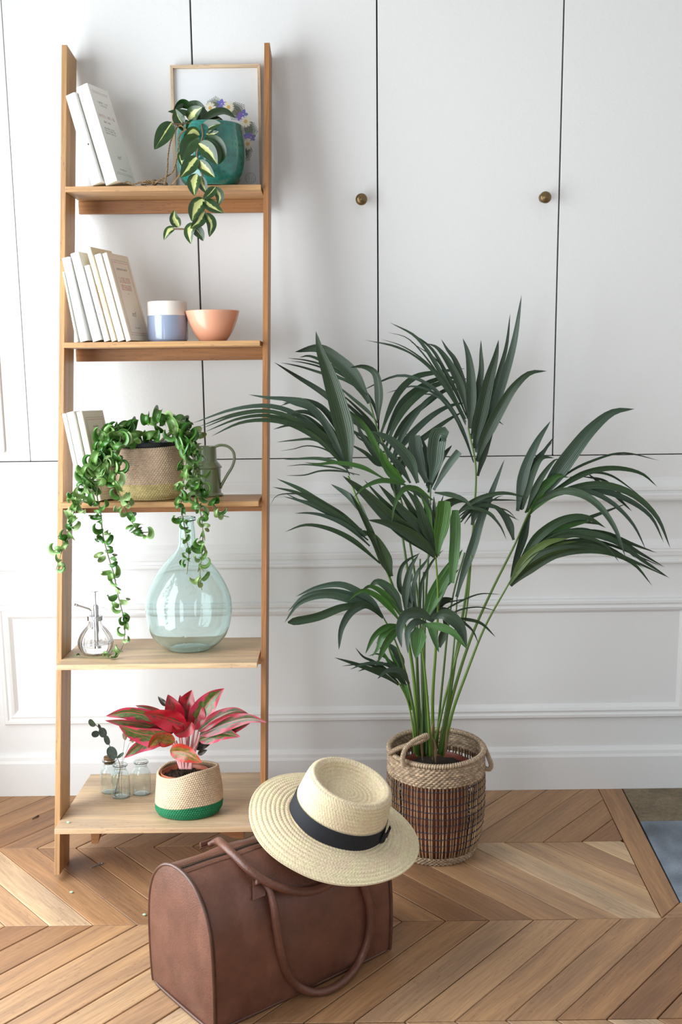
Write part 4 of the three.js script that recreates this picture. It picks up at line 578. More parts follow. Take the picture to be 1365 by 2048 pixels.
{
  const palm = thing('kentia_palm', 'tall potted palm with dark green arching fronds beside the ladder shelf', 'palm', [PB.x, 0.0065, PB.z]);
  palm.updateMatrixWorld(true); const local = (g) => g.translate(-PB.x, -0.0065, -PB.z);
  const pot = lathe([[0, 0], [0.066, 0], [0.070, 0.002], [0.078, 0.11], [0.083, 0.194], [0.087, 0.196], [0.088, 0.213], [0.0845, 0.213], [0.0835, 0.204], [0.080, 0.190], [0.078, 0.170], [0, 0.170]], 72);
  part('pot', pot, std({ color: lin(0.255, 0.062, 0.038), roughness: 0.5 }), palm, 'reddish brown plastic nursery pot');
  reseed(17);
  part('soil', sheet((u, v) => V(Math.cos(v * 6.2832) * u * 0.083, 0.200 + 0.010 * (1 - u * u) + 0.005 * (vnoise(u * 20, v * 40, 20, 40, 0) - 0.5), -Math.sin(v * 6.2832) * u * 0.083), 24, 80), std({ color: lin(0.030, 0.020, 0.014), roughness: 1 }), palm, 'dark potting soil');
  let frond = null; const traced = [];
  const F = (mat, r0, z, pts, zs) => { const c = pts.map(([x, y], i) => at(x, y, zs ? zs[i] : lerp(z[0], z[1], i / (pts.length - 1)))); frond = part('frond', local(taperTube(c, (t) => lerp(r0, r0 * 0.42, t), 60, 8)), stemMat[mat], palm); };
  const L = (mat, w, z0, z1, pts, o = {}) => { traced.push([frond, mat, w, z0, z1, pts, o]); return part('leaflet', local(strap(w * 1.14, z0, z1, pts, { roll: rnd(-0.32, 0.32), ...o })), PM[mat], frond); };
  // left frond, rising to the left
  F(0, 0.0048, [0.345, 0.385], [[836, 1512], [832, 1400], [822, 1310], [805, 1230], [786, 1172], [757, 1100], [722, 1015], [697, 952]]);
  L('d', 37, 0.385, 0.42, [[699, 938], [694, 880], [676, 806], [656, 742], [641, 702], [632, 662]], { roll: 0.1 });
  L('g', 10, 0.385, 0.40, [[694, 930], [645, 868], [592, 828], [540, 812], [470, 818], [384, 847]]); L('m', 9, 0.385, 0.42, [[692, 932], [640, 876], [590, 838], [535, 822], [470, 828], [396, 854]]);
  L('m', 10, 0.385, 0.44, [[690, 934], [635, 878], [580, 848], [530, 840], [480, 846], [422, 873]]); L('g', 13, 0.38, 0.36, [[694, 924], [655, 852], [612, 805], [575, 798], [535, 795], [497, 789]]);
  L('d', 11, 0.38, 0.42, [[690, 928], [655, 878], [618, 852], [580, 850], [546, 859]]); L('g', 14, 0.385, 0.40, [[690, 925], [658, 860], [628, 818], [598, 806], [565, 806]]); L('d', 12, 0.37, 0.34, [[696, 905], [672, 850], [640, 812], [600, 800], [560, 812]]);
  L('m', 14, 0.375, 0.35, [[734, 1071], [690, 1036], [640, 1004], [600, 978], [553, 957]]); L('d', 11, 0.375, 0.37, [[724, 1060], [668, 1026], [620, 998], [590, 984], [545, 974]]);
  L('m', 10, 0.37, 0.42, [[761, 1127], [704, 1079], [654, 1056], [610, 1050], [570, 1064]]); L('g', 9, 0.37, 0.40, [[740, 1092], [696, 1053], [647, 1031], [615, 1026], [589, 1027]]); L('d', 4, 0.37, 0.40, [[690, 1030], [625, 992], [586, 987], [553, 992], [541, 1010]]);
  L('g', 14, 0.365, 0.32, [[736, 1040], [716, 1010], [696, 990], [662, 968]]); L('d', 26, 0.38, 0.40, [[783, 1153], [768, 1110], [745, 1072], [724, 1060]], { roll: 0.2 });
  L('m', 7, 0.37, 0.34, [[700, 950], [690, 934], [647, 918], [567, 919]]); L('b', 9, 0.39, 0.42, [[770, 958], [724, 934], [670, 925], [640, 928], [609, 925]]); L('d', 4, 0.37, 0.36, [[720, 950], [681, 942], [640, 942], [610, 950], [571, 951]]); L('d', 12, 0.39, 0.41, [[760, 1105], [738, 1055], [715, 1010], [700, 985]]);
  // rear left frond
  F(1, 0.0044, [0.335, 0.20], [[846, 1512], [838, 1400], [830, 1250], [814, 1130], [800, 1040], [772, 904], [757, 862], [740, 805]]);
  L('d', 27, 0.20, 0.16, [[740, 806], [708, 752], [678, 722], [640, 697], [590, 704]], { roll: 0.15 }); L('d', 13, 0.21, 0.17, [[760, 880], [702, 832], [647, 786], [593, 752], [548, 724]]); L('d', 16, 0.21, 0.19, [[757, 840], [758, 775], [750, 745], [728, 733], [700, 735]], { roll: 0.5 });
  L('m', 6, 0.20, 0.15, [[735, 790], [690, 760], [643, 746], [600, 733], [561, 725]]); L('m', 7, 0.21, 0.18, [[756, 846], [740, 826], [704, 795], [670, 767]]); L('d', 9, 0.21, 0.17, [[764, 884], [757, 869], [716, 828], [677, 793]]); L('m', 8, 0.22, 0.20, [[770, 900], [765, 888], [735, 862], [700, 842]]); L('d', 9, 0.23, 0.22, [[776, 920], [761, 930], [730, 905], [700, 888]]);
  L('m', 10, 0.20, 0.14, [[738, 802], [715, 772], [680, 742], [620, 712], [598, 715]]); L('d', 12, 0.23, 0.21, [[782, 950], [740, 895], [722, 866], [712, 838]]);
  // rear centre frond, leaflets sweeping to the right
  F(1, 0.004, [0.33, 0.19], [[852, 1512], [846, 1400], [842, 1260], [826, 1120], [800, 990], [776, 925], [763, 866]]);
  L('m', 13, 0.20, 0.13, [[763, 866], [780, 820], [800, 782], [830, 755], [872, 745], [931, 737]], { roll: 0.35 }); L('m', 13, 0.21, 0.14, [[772, 896], [790, 850], [812, 815], [856, 778], [896, 764], [953, 771]], { roll: 0.3 }); L('g', 13, 0.22, 0.16, [[783, 925], [802, 895], [826, 866], [868, 829], [900, 812], [938, 804]], { roll: 0.2 }); L('d', 12, 0.23, 0.20, [[790, 936], [822, 898], [858, 868], [900, 838], [930, 822]]); L('g', 12, 0.22, 0.18, [[782, 925], [806, 868], [842, 815], [870, 790], [905, 780]]);
  L('d', 20, 0.25, 0.25, [[800, 1000], [790, 960], [794, 928], [812, 905]]); L('d', 12, 0.24, 0.22, [[796, 965], [806, 930], [820, 895], [834, 868]]);
  // tall frond behind, right of centre
  F(0, 0.0046, [0.35, 0.24], [[884, 1512], [905, 1360], [922, 1255], [934, 1180], [943, 1100], [950, 1014], [952, 931], [937, 855]]);
  L('d', 20, 0.24, 0.22, [[940, 857], [943, 800], [942, 745], [936, 705], [926, 676]], { roll: 0.1 }); L('d', 26, 0.245, 0.23, [[949, 897], [962, 830], [978, 762], [992, 712], [998, 679]], { roll: -0.1 }); L('g', 17, 0.24, 0.20, [[953, 905], [975, 850], [996, 795], [1014, 740], [1030, 680], [1044, 590]], { roll: 0.3 }); L('d', 22, 0.25, 0.27, [[954, 923], [975, 868], [1008, 806], [1031, 772], [1061, 746], [1095, 742]], { roll: 0.1 }); L('d', 15, 0.25, 0.24, [[956, 952], [970, 900], [985, 850], [993, 812]], {});
  L('m', 9, 0.24, 0.19, [[932, 838], [907, 791], [880, 742], [852, 697], [829, 671], [780, 645]]); L('d', 16, 0.24, 0.22, [[934, 822], [919, 766], [896, 722], [873, 694], [855, 687]]); L('m', 5, 0.24, 0.20, [[933, 844], [888, 772], [856, 732], [799, 695], [729, 680]]); L('m', 4, 0.24, 0.19, [[932, 850], [890, 768], [850, 722], [805, 692], [762, 678]]);
  L('g', 8, 0.245, 0.18, [[947, 922], [926, 860], [890, 800], [850, 765], [800, 751], [720, 783]]); L('g', 6, 0.245, 0.20, [[948, 925], [927, 866], [893, 806], [858, 788], [820, 796]]); L('m', 7, 0.24, 0.22, [[942, 870], [965, 836], [990, 838], [1008, 850]]);
  // centre frond with short upright blades
  F(1, 0.0042, [0.345, 0.36], [[858, 1512], [850, 1400], [849, 1300], [852, 1200], [858, 1100], [862, 970]]);
  L('g', 24, 0.36, 0.35, [[854, 965], [842, 935], [833, 905], [830, 871]], { prof: (t) => 0.35 + 0.65 * smooth(0, 0.6, t) - 0.25 * smooth(0.85, 1, t) }); L('g', 31, 0.36, 0.37, [[862, 965], [870, 930], [873, 895], [880, 868], [895, 874]], { roll: 0.05, prof: (t) => 0.25 + 0.75 * smooth(0, 0.5, t) - 0.4 * smooth(0.85, 1, t) }); L('g', 13, 0.365, 0.38, [[868, 980], [885, 950], [902, 924], [919, 903]], { prof: (t) => 0.4 + 0.6 * smooth(0, 0.7, t) });
  L('g', 22, 0.37, 0.40, [[836, 966], [822, 925], [800, 896], [775, 875], [742, 862]]); L('b', 12, 0.37, 0.39, [[768, 932], [752, 892], [724, 845], [692, 816]]); L('b', 21, 0.38, 0.41, [[810, 966], [782, 942], [768, 918], [761, 896]]); L('d', 14, 0.36, 0.34, [[852, 965], [848, 930], [838, 890], [810, 866]]); L('d', 18, 0.35, 0.33, [[858, 985], [868, 945], [884, 915], [905, 890]]); L('m', 10, 0.36, 0.40, [[870, 985], [905, 990], [930, 1000], [950, 1020]]);
  L('d', 15, 0.35, 0.33, [[862, 1010], [840, 985], [815, 975], [792, 985]]); L('d', 18, 0.35, 0.34, [[862, 1040], [890, 1010], [925, 1000], [940, 1010]]);
  // front frond with broad dark blades
  F(0, 0.0046, [0.36, 0.47], [[868, 1512], [866, 1400], [872, 1300], [877, 1200], [872, 1112]]);
  L('d', 30, 0.47, 0.50, [[870, 1112], [830, 1078], [780, 1036], [728, 985], [685, 951]], { roll: -0.1 }); L('m', 20, 0.46, 0.47, [[868, 1102], [842, 1060], [802, 1018], [757, 968]]); L('m', 20, 0.46, 0.46, [[870, 1098], [850, 1052], [836, 1010], [812, 978]]); L('d', 22, 0.455, 0.44, [[872, 1095], [862, 1050], [856, 1015], [850, 985]]);
  L('b', 26, 0.47, 0.49, [[875, 1112], [880, 1070], [886, 1035], [889, 1002]], { prof: (t) => 0.3 + 0.7 * smooth(0, 0.6, t) - 0.2 * smooth(0.88, 1, t) }); L('b', 19, 0.46, 0.45, [[904, 1166], [908, 1120], [911, 1075], [911, 1020]], { prof: (t) => 0.5 + 0.5 * smooth(0, 0.4, t) - 0.4 * smooth(0.85, 1, t) }); L('b', 10, 0.47, 0.53, [[866, 1000], [830, 976], [805, 982], [790, 1010], [784, 1045]]); L('b', 10, 0.46, 0.52, [[812, 970], [765, 961], [728, 975], [708, 995]]); L('d', 22, 0.47, 0.50, [[874, 1116], [850, 1090], [810, 1062], [770, 1045], [735, 1040]]);
  L('m', 12, 0.46, 0.44, [[872, 1105], [893, 1050], [898, 1015], [925, 1000]]);
  // low left frond, its tips browned
  F(1, 0.0040, [0.37, 0.44], [[834, 1508], [830, 1440], [820, 1380], [802, 1312], [785, 1268], [768, 1236]]);
  L('g', 15, 0.44, 0.47, [[767, 1236], [740, 1214], [704, 1200], [651, 1190], [600, 1206], [569, 1246]]); L('d', 15, 0.44, 0.49, [[764, 1232], [737, 1213], [690, 1214], [634, 1234], [576, 1245]], { prof: (t) => (0.4 + 0.6 * smooth(0, 0.6, t)) * (1 - 0.8 * smooth(0.93, 1, t)) }); L('g', 14, 0.44, 0.43, [[766, 1234], [748, 1205], [725, 1188], [684, 1169], [634, 1175], [592, 1193]]); L('g', 17, 0.44, 0.50, [[756, 1226], [730, 1210], [704, 1222], [684, 1255], [678, 1300]]);
  L('m', 20, 0.42, 0.40, [[804, 1224], [792, 1196], [778, 1176], [755, 1163], [736, 1177]]); L('b', 13, 0.43, 0.46, [[799, 1240], [772, 1206], [748, 1188], [725, 1181], [692, 1204]]);
  // low centre frond with drooping short leaflets
  F(0, 0.0042, [0.375, 0.47], [[862, 1512], [858, 1440], [851, 1350], [840, 1256]]);
  L('g', 23, 0.48, 0.53, [[868, 1243], [838, 1225], [812, 1230], [799, 1260], [804, 1296]], { roll: 0.1 }); L('b', 32, 0.49, 0.53, [[838, 1256], [836, 1280], [832, 1318]], { prof: (t) => (0.45 + 0.55 * smooth(0, 0.3, t)) * Math.pow(1 - Math.pow(t, 2.2), 0.9), roll: 0 }); L('b', 17, 0.47, 0.51, [[808, 1252], [790, 1265], [772, 1288], [755, 1328]]); L('b', 13, 0.46, 0.49, [[800, 1250], [775, 1253], [750, 1271], [731, 1308]]); L('d', 26, 0.47, 0.50, [[866, 1236], [890, 1229], [918, 1250], [934, 1297]], { roll: 0.05 }); L('b', 16, 0.48, 0.52, [[846, 1248], [875, 1252], [905, 1264], [936, 1299]]); L('m', 7, 0.46, 0.46, [[905, 1236], [930, 1238], [962, 1246], [992, 1274]]);
  L('b', 20, 0.45, 0.43, [[855, 1234], [878, 1184], [902, 1140], [926, 1098]]); L('b', 17, 0.44, 0.42, [[848, 1238], [864, 1190], [888, 1145], [910, 1112]]); L('m', 4, 0.44, 0.42, [[872, 1232], [909, 1209], [960, 1188], [1004, 1189]]); L('d', 22, 0.42, 0.40, [[862, 1236], [870, 1214], [886, 1202], [908, 1197]]); L('d', 16, 0.42, 0.42, [[880, 1295], [886, 1272], [892, 1252], [886, 1236]]); L('g', 14, 0.40, 0.38, [[838, 1242], [826, 1212], [818, 1196], [808, 1190]]);
  L('m', 10, 0.40, 0.37, [[828, 1210], [800, 1175], [806, 1130], [842, 1105]]); L('d', 15, 0.42, 0.40, [[812, 1226], [812, 1180], [822, 1135], [838, 1108]]);
  // youngest leaves at the bottom left
  F(0, 0.0032, [0.38, 0.43], [[830, 1505], [826, 1450], [815, 1400], [798, 1366]]);
  L('d', 11, 0.43, 0.45, [[798, 1370], [766, 1349], [712, 1328], [669, 1315]]); L('g', 7, 0.43, 0.47, [[785, 1338], [768, 1328], [733, 1327], [700, 1339]]); L('g', 13, 0.43, 0.48, [[819, 1368], [802, 1342], [776, 1341], [755, 1358]]); L('b', 8, 0.42, 0.42, [[808, 1374], [776, 1320], [752, 1282]]); L('b', 11, 0.41, 0.40, [[824, 1420], [800, 1345], [782, 1305], [774, 1284]]); L('d', 17, 0.40, 0.38, [[806, 1345], [800, 1320], [788, 1298], [770, 1284]]);
  // right frond, upper
  F(0, 0.0046, [0.35, 0.30], [[884, 1508], [892, 1450], [915, 1360], [945, 1270], [985, 1180], [1030, 1090], [1066, 1012], [1090, 985]]);
  L('g', 30, 0.30, 0.29, [[1066, 1012], [1092, 980], [1138, 915], [1184, 858], [1228, 824], [1270, 818]], { roll: 0.1 }); L('g', 20, 0.31, 0.28, [[1036, 1022], [1041, 985], [1052, 936], [1076, 882], [1102, 842]], { roll: 0.2 }); L('m', 13, 0.31, 0.29, [[1046, 1018], [1055, 985], [1068, 945], [1086, 916], [1110, 916]]); L('m', 13, 0.31, 0.30, [[1056, 1016], [1070, 980], [1090, 945], [1114, 918], [1118, 922]]);
  L('m', 5, 0.30, 0.27, [[1100, 984], [1137, 946], [1190, 920], [1246, 906], [1320, 921]]); L('m', 12, 0.30, 0.31, [[1085, 996], [1114, 978], [1171, 946], [1227, 936], [1284, 947], [1316, 974]]); L('m', 15, 0.30, 0.36, [[1080, 1000], [1152, 975], [1208, 970], [1265, 988], [1314, 1033], [1342, 1097]]); L('g', 13, 0.30, 0.34, [[1076, 1004], [1143, 980], [1201, 981], [1257, 1000], [1303, 1034], [1329, 1086]]); L('m', 15, 0.31, 0.42, [[1068, 1010], [1118, 983], [1158, 986], [1195, 1008], [1230, 1055], [1252, 1114]]); L('b', 16, 0.305, 0.33, [[1056, 1032], [1078, 1005], [1110, 988], [1150, 984]]); L('m', 9, 0.31, 0.27, [[1070, 1092], [1110, 1062], [1156, 1044], [1215, 1022], [1255, 1007]]);
  L('d', 17, 0.32, 0.34, [[1060, 1030], [1044, 1084], [1034, 1115], [1021, 1158]]); L('d', 8, 0.30, 0.28, [[1180, 950], [1200, 965], [1225, 985], [1265, 1023]]); L('m', 5, 0.29, 0.26, [[1140, 955], [1180, 945], [1220, 950], [1280, 990]]);
  // right frond, lower
  F(0, 0.0044, [0.36, 0.38], [[888, 1510], [904, 1430], [936, 1340], [970, 1255], [1010, 1182], [1030, 1148]]);
  L('m', 13, 0.38, 0.42, [[1021, 1164], [1076, 1126], [1138, 1104], [1211, 1104], [1266, 1126], [1306, 1172]]); L('m', 14, 0.38, 0.41, [[1040, 1124], [1105, 1078], [1171, 1067], [1230, 1082], [1288, 1122], [1341, 1157]]); L('d', 9, 0.38, 0.44, [[1040, 1140], [1110, 1098], [1180, 1090], [1235, 1108], [1290, 1132], [1338, 1155]]); L('m', 13, 0.38, 0.38, [[1040, 1118], [1083, 1085], [1156, 1065], [1211, 1067], [1266, 1088], [1315, 1106]]); L('d', 9, 0.38, 0.43, [[1060, 1106], [1120, 1072], [1172, 1074], [1211, 1090], [1240, 1125]]); L('m', 19, 0.38, 0.38, [[1036, 1130], [1076, 1074], [1126, 1040], [1171, 1034], [1213, 1056]]); L('y', 18, 0.385, 0.40, [[1020, 1168], [1052, 1118], [1094, 1086], [1140, 1076]]); L('d', 16, 0.39, 0.43, [[1022, 1172], [1060, 1140], [1110, 1112], [1170, 1100]]); L('b', 12, 0.38, 0.36, [[1050, 1100], [1090, 1072], [1140, 1052], [1190, 1040]]); L('d', 12, 0.385, 0.42, [[1028, 1150], [1080, 1108], [1130, 1094], [1190, 1096]]);
  // long single leaf and thin ones right of the centre
  F(1, 0.0036, [0.365, 0.36], [[878, 1508], [898, 1385], [909, 1285], [915, 1192]]);
  L('g', 18, 0.36, 0.33, [[914, 1194], [924, 1158], [948, 1088], [962, 1040], [982, 990], [1010, 918]], { roll: 0.15 }); L('m', 10, 0.35, 0.38, [[905, 1040], [930, 1014], [963, 995], [1008, 986], [1059, 996]]); L('m', 7, 0.35, 0.39, [[910, 1030], [937, 1016], [974, 1024], [1000, 1050], [1014, 1080]]); L('d', 15, 0.33, 0.31, [[1028, 1080], [1018, 1045], [1000, 1020], [978, 1006]]); L('g', 5, 0.35, 0.35, [[915, 1045], [955, 1005], [1010, 1000], [1050, 1002]]); L('d', 14, 0.35, 0.33, [[944, 1050], [954, 1020], [968, 1000], [975, 985]]);
  // further leaflets between neighbouring ones of the same frond
  const along = (pts, t) => { const f = t * (pts.length - 1), i = Math.min(pts.length - 2, Math.floor(f)), k = f - i; return [lerp(pts[i][0], pts[i + 1][0], k), lerp(pts[i][1], pts[i + 1][1], k)]; };
  const list = traced.slice(); for (let i = 0; i < list.length; i++) for (let j = i + 1; j < list.length; j++) {
    const [f, m, w, a0, a1, p] = list[i], [f2, m2, w2, b0, b1, q] = list[j]; if (f !== f2) continue; const d0 = Math.hypot(p[0][0] - q[0][0], p[0][1] - q[0][1]), e = p[p.length - 1], g = q[q.length - 1], d1 = Math.hypot(e[0] - g[0], e[1] - g[1]);
    if (d0 > 42 || d1 < 22 || d1 > 105 || rnd() < 0.30) continue; const k = rnd(0.38, 0.62), P = []; for (let s = 0; s <= 5; s++) { const u = along(p, s / 5), v = along(q, s / 5); P.push([lerp(u[0], v[0], k) + rnd(-4, 4) * s / 5, lerp(u[1], v[1], k) + rnd(-5, 5) * s / 5]); }
    frond = f; L(rnd() < 0.5 ? m : m2, Math.min(w, w2, 15) * rnd(0.75, 1.05), lerp(a0, b0, k) - 0.008, lerp(a1, b1, k) - 0.012, P);
  }
  // cut stubs, extra leaf stalks and dry husks at the foot
  for (const [k, r, p, z] of [[2, 0.0034, [[846, 1510], [846, 1300], [848, 1144]], 0.35], [1, 0.0030, [[842, 1512], [834, 1330], [841, 1118]], 0.34], [1, 0.0032, [[872, 1512], [884, 1380], [905, 1200], [930, 1105]], 0.345], [0, 0.0034, [[866, 1508], [890, 1400], [930, 1245], [944, 1110]], 0.35], [2, 0.0036, [[854, 1508], [856, 1440], [856, 1392]], 0.37]]) part('stem', local(taperTube(p.map(([x, y]) => at(x, y, z)), (t) => lerp(r, r * 0.6, t), 30, 8)), stemMat[k], palm);
  for (const [w, z, p] of [[9, 0.375, [[866, 1520], [862, 1480], [868, 1440]]], [8, 0.38, [[872, 1525], [870, 1490], [862, 1468]]], [7, 0.37, [[846, 1522], [843, 1490], [839, 1455]]], [6, 0.365, [[890, 1515], [893, 1480], [895, 1450]]]]) part('husk', local(strap(w, z, z + 0.006, p, { fold: -0.8, roll: 0.2 })), huskMat, palm);
}
// ------------------------------------------------------------------ leaf material painter: colour from (u along the leaf, v across)
const leafTex = (f) => texture(128, 96, (u, v) => f(u, Math.abs(v * 2 - 1), v), true);
const N2 = (u, v, a, b, g) => vnoise(u * a, v * b, a, b, g);
const gloss = (map, r = 0.32, coat = 0.35) => phys({ map, roughness: r, clearcoat: coat, clearcoatRoughness: 0.25, side: THREE.DoubleSide });
// ------------------------------------------------------------------ variegated hoya in a turquoise pot, top shelf
{
  const h = thing('potted_hoya', 'variegated trailing hoya in a turquoise glazed pot on the top shelf', 'potted plant'); const zc = 0.142, pc = at(421.5, 320, zc), at0 = (x, y, z) => at(x, y, z + 0.013);
  h.position.set(pc.x, shelfY(0, zc) + 0.0004, zc); h.rotation.x = -shelfTilt(0); h.updateMatrixWorld(true); const inv = h.matrixWorld.clone().invert(), loc = (g) => g.applyMatrix4(inv), lp = (x, y, z) => at(x, y, z);
  const glaze = texture(512, 512, (u, v) => { const cx = u * 46, cy = v * 34, fx = cx - Math.floor(cx) - 0.5, fy = cy - Math.floor(cy) - 0.5, d = Math.abs(fx) + Math.abs(fy), n = N2(u, v, 46, 34, 0), w = N2(u, v, 7, 7, 1); const dot = smooth(0.42, 0.22, d) * smooth(0.2, 0.55, n), thin = smooth(0.55, 0.9, w) * 0.5; const a = [0.02, 0.36, 0.34], b = [0.02, 0.50, 0.47], c = [0.40, 0.62, 0.50]; return a.map((x, i) => lerp(lerp(x, b[i], N2(u, v, 60, 60, 2)), c[i], clamp((1 - dot) * (0.22 + thin), 0, 0.7))); }, true, [1, 1]);
  const P = smoothProfile([[0.0, 0.003], [0.048, 0.003], [0.052, 0.0], [0.058, 0.003], [0.070, 0.016], [0.0785, 0.038], [0.0822, 0.066], [0.0815, 0.095], [0.0785, 0.122], [0.0765, 0.136], [0.0758, 0.1405], [0.0740, 0.142], [0.0722, 0.1405], [0.0728, 0.132], [0.074, 0.115], [0.072, 0.11], [0.0, 0.11]], 90);
  part('pot', lathe(P, 96), phys({ color: 0xffffff, map: glaze, roughness: 0.25, clearcoat: 1, clearcoatRoughness: 0.05, bumpMap: glaze, bumpScale: 0.0008 }), h, 'turquoise crackle glazed pot');
  part('soil', xf(new THREE.CylinderGeometry(0.072, 0.072, 0.012, 48), T(0, 0.117, 0)), std({ color: lin(0.03, 0.02, 0.015), roughness: 1 }), h);
  const green = (u, a, v) => { const n = N2(u, v, 5, 6, 0), k = 0.75 + n * 0.4, vein = smooth(0.06, 0, a) * 0.10; return [0.11 * k + vein, 0.235 * k + vein, 0.075 * k + vein * 0.5]; };
  const cream = (w) => leafTex((u, a, v) => { const jag = (N2(u, v, 14, 3, 1) - 0.5) * 0.42 + (N2(u, v, 6, 4, 2) - 0.5) * 0.3, t = smooth(0.02, 0.10, w * (1 - Math.pow(u, 3)) + jag * w - a), g = green(u, a, v), lime = smooth(0.0, 0.25, w * 1.5 + jag - a) * 0.5; const base = g.map((x, i) => lerp(x, [0.34, 0.44, 0.12][i], lime)); return base.map((x, i) => lerp(x, [0.76, 0.78, 0.50][i], t)); });
  const M = { d: gloss(leafTex(green)), c: gloss(cream(0.34)), w: gloss(cream(0.50)), l: gloss(cream(0.14)) };
  const prof = (t) => Math.pow(Math.sin(Math.PI * Math.pow(clamp(t, 0, 1), 0.72)), 0.8) + 0.02;
  reseed(3);
  const stemM = std({ color: lin(0.16, 0.095, 0.05), roughness: 0.7 });
  const st = (r, pts) => part('stem', loc(taperTube(pts.map(([x, y, z]) => at0(x, y, z)), () => r, 50, 7)), stemM, h);
  st(0.0021, [[408, 268, 0.17], [403, 249, 0.195], [406, 272, 0.216], [394, 309, 0.222], [400, 330, 0.224], [405, 350, 0.224], [412, 372, 0.224], [417, 381, 0.224], [407, 402, 0.224], [408, 422, 0.224], [396, 440, 0.223], [389, 457, 0.222], [361, 458, 0.220], [346, 458, 0.219]]);
  st(0.0019, [[405, 262, 0.17], [398, 245, 0.18], [380, 246, 0.18], [360, 248, 0.185], [344, 248, 0.19]]); st(0.0017, [[410, 258, 0.16], [420, 246, 0.17], [432, 240, 0.18], [440, 238, 0.185]]); st(0.0018, [[402, 262, 0.15], [396, 240, 0.14], [390, 226, 0.14]]);
  const lf = (m, w, z0, z1, pts, o = {}) => part('leaf', loc(strap(w, z0 + 0.013, z1 + 0.013, pts, { prof, fold: 0.3, n: 18, m: 8, roll: rnd(-0.35, 0.35), uv: (u, v) => [u, v], ...o })), M[m], h);
  lf('l', 31, 0.19, 0.20, [[344, 244], [331, 264], [309, 299]], { roll: 0.1 }); lf('d', 15, 0.13, 0.15, [[383, 216], [366, 207], [347, 220]], { roll: 0.5 }); lf('d', 12, 0.16, 0.17, [[384, 228], [356, 224], [336, 223]]); lf('l', 23, 0.18, 0.19, [[367, 249], [357, 236], [351, 218]]); lf('d', 25, 0.14, 0.14, [[404, 236], [394, 214], [378, 203]]); lf('w', 24, 0.17, 0.19, [[377, 240], [388, 225], [405, 214]]);
  lf('d', 25, 0.15, 0.15, [[398, 246], [404, 232], [402, 212]]); lf('d', 17, 0.16, 0.16, [[408, 239], [427, 227], [449, 223], [472, 236]], { roll: 0.5 }); lf('d', 14, 0.15, 0.16, [[412, 243], [428, 238], [445, 247], [460, 261]]); lf('l', 25, 0.19, 0.21, [[404, 264], [422, 252], [442, 247]]); lf('c', 15, 0.2, 0.21, [[412, 268], [426, 268], [438, 263]]); lf('w', 18, 0.205, 0.215, [[400, 270], [386, 263], [367, 279]]); lf('d', 22, 0.17, 0.17, [[384, 250], [372, 252], [354, 250]]); lf('d', 18, 0.18, 0.18, [[396, 258], [384, 250], [372, 262]]);
  lf('d', 32, 0.218, 0.225, [[398, 275], [380, 288], [363, 321]], { roll: 0.15 }); lf('w', 12, 0.216, 0.22, [[364, 300], [362, 316], [366, 335]]); lf('c', 29, 0.223, 0.235, [[397, 287], [416, 300], [435, 329]]); lf('d', 28, 0.215, 0.22, [[410, 276], [432, 288], [443, 309], [438, 329]]); lf('c', 29, 0.224, 0.235, [[394, 313], [379, 333], [361, 355]]); lf('w', 21, 0.224, 0.23, [[396, 321], [411, 336], [430, 355]]); lf('w', 26, 0.225, 0.24, [[393, 347], [388, 367], [389, 392]]); lf('c', 18, 0.225, 0.23, [[401, 352], [406, 370], [415, 388]]);
  lf('l', 19, 0.226, 0.235, [[431, 374], [421, 386], [406, 399]]); lf('c', 17, 0.224, 0.225, [[430, 374], [440, 392], [436, 413]]); lf('w', 29, 0.226, 0.24, [[408, 397], [391, 418], [384, 443]]); lf('c', 23, 0.225, 0.235, [[407, 400], [426, 414], [447, 426]]); lf('c', 23, 0.226, 0.235, [[409, 421], [398, 442], [381, 457]]); lf('c', 19, 0.225, 0.23, [[411, 426], [423, 446], [419, 474]]); lf('w', 21, 0.224, 0.23, [[390, 446], [379, 463], [382, 488]]); lf('l', 20, 0.223, 0.225, [[387, 453], [400, 467], [407, 482]]); lf('w', 20, 0.221, 0.225, [[359, 454], [349, 438], [349, 420]]); lf('w', 15, 0.22, 0.225, [[350, 456], [338, 461], [328, 480]]);
  // jute hanging cord tied to the pot
  const twTex = texture(64, 64, (u, v) => { const k = 0.75 + 0.25 * Math.sin((u * 3 + v) * 6.283 * 3) + (N2(u, v, 32, 32, 0) - 0.5) * 0.3; return [k, k * 0.95, k * 0.88]; }); const jute = std({ color: lin(0.42, 0.275, 0.15), roughness: 0.95, map: twTex });
  const cordT = (pts) => { const c = new THREE.CatmullRomCurve3(pts, false, 'centripetal'), n = Math.round(c.getLength() / 0.0012), fr = c.computeFrenetFrames(n, false); return merge([0, 1].map((s) => { const q = []; for (let i = 0; i <= n; i++) { const a = i * 0.62 + s * Math.PI; q.push(c.getPointAt(i / n).addScaledVector(fr.normals[i], Math.cos(a) * 0.0009).addScaledVector(fr.binormals[i], Math.sin(a) * 0.0009)); } return new THREE.TubeGeometry(new THREE.CatmullRomCurve3(q), n * 2, 0.00115, 5, false); })); };
  const sf = (x, z) => V(at(x, 368, z).x, shelfY(0, z) + 0.0035, z);
  const cd = (pts) => part('hanging_cord', loc(cordT(pts)), jute, h, 'jute hanging cord');
  cd([at0(376, 262, 0.196), at0(362, 251, 0.19), at0(352, 258, 0.175), at0(341, 285, 0.165), at0(336, 315, 0.165), at0(335, 340, 0.17), at0(331, 362, 0.178), sf(328, 0.178)]);
  cd([at0(371, 259, 0.190), at0(360, 270, 0.185), at0(357, 295, 0.178), at0(352, 325, 0.172), at0(345, 344, 0.170), at0(330, 355, 0.170), at0(316, 362, 0.172), sf(308, 0.172)]); cd([at0(364, 340, 0.205), at0(358, 352, 0.195), at0(350, 362, 0.185), sf(343, 0.176)]);
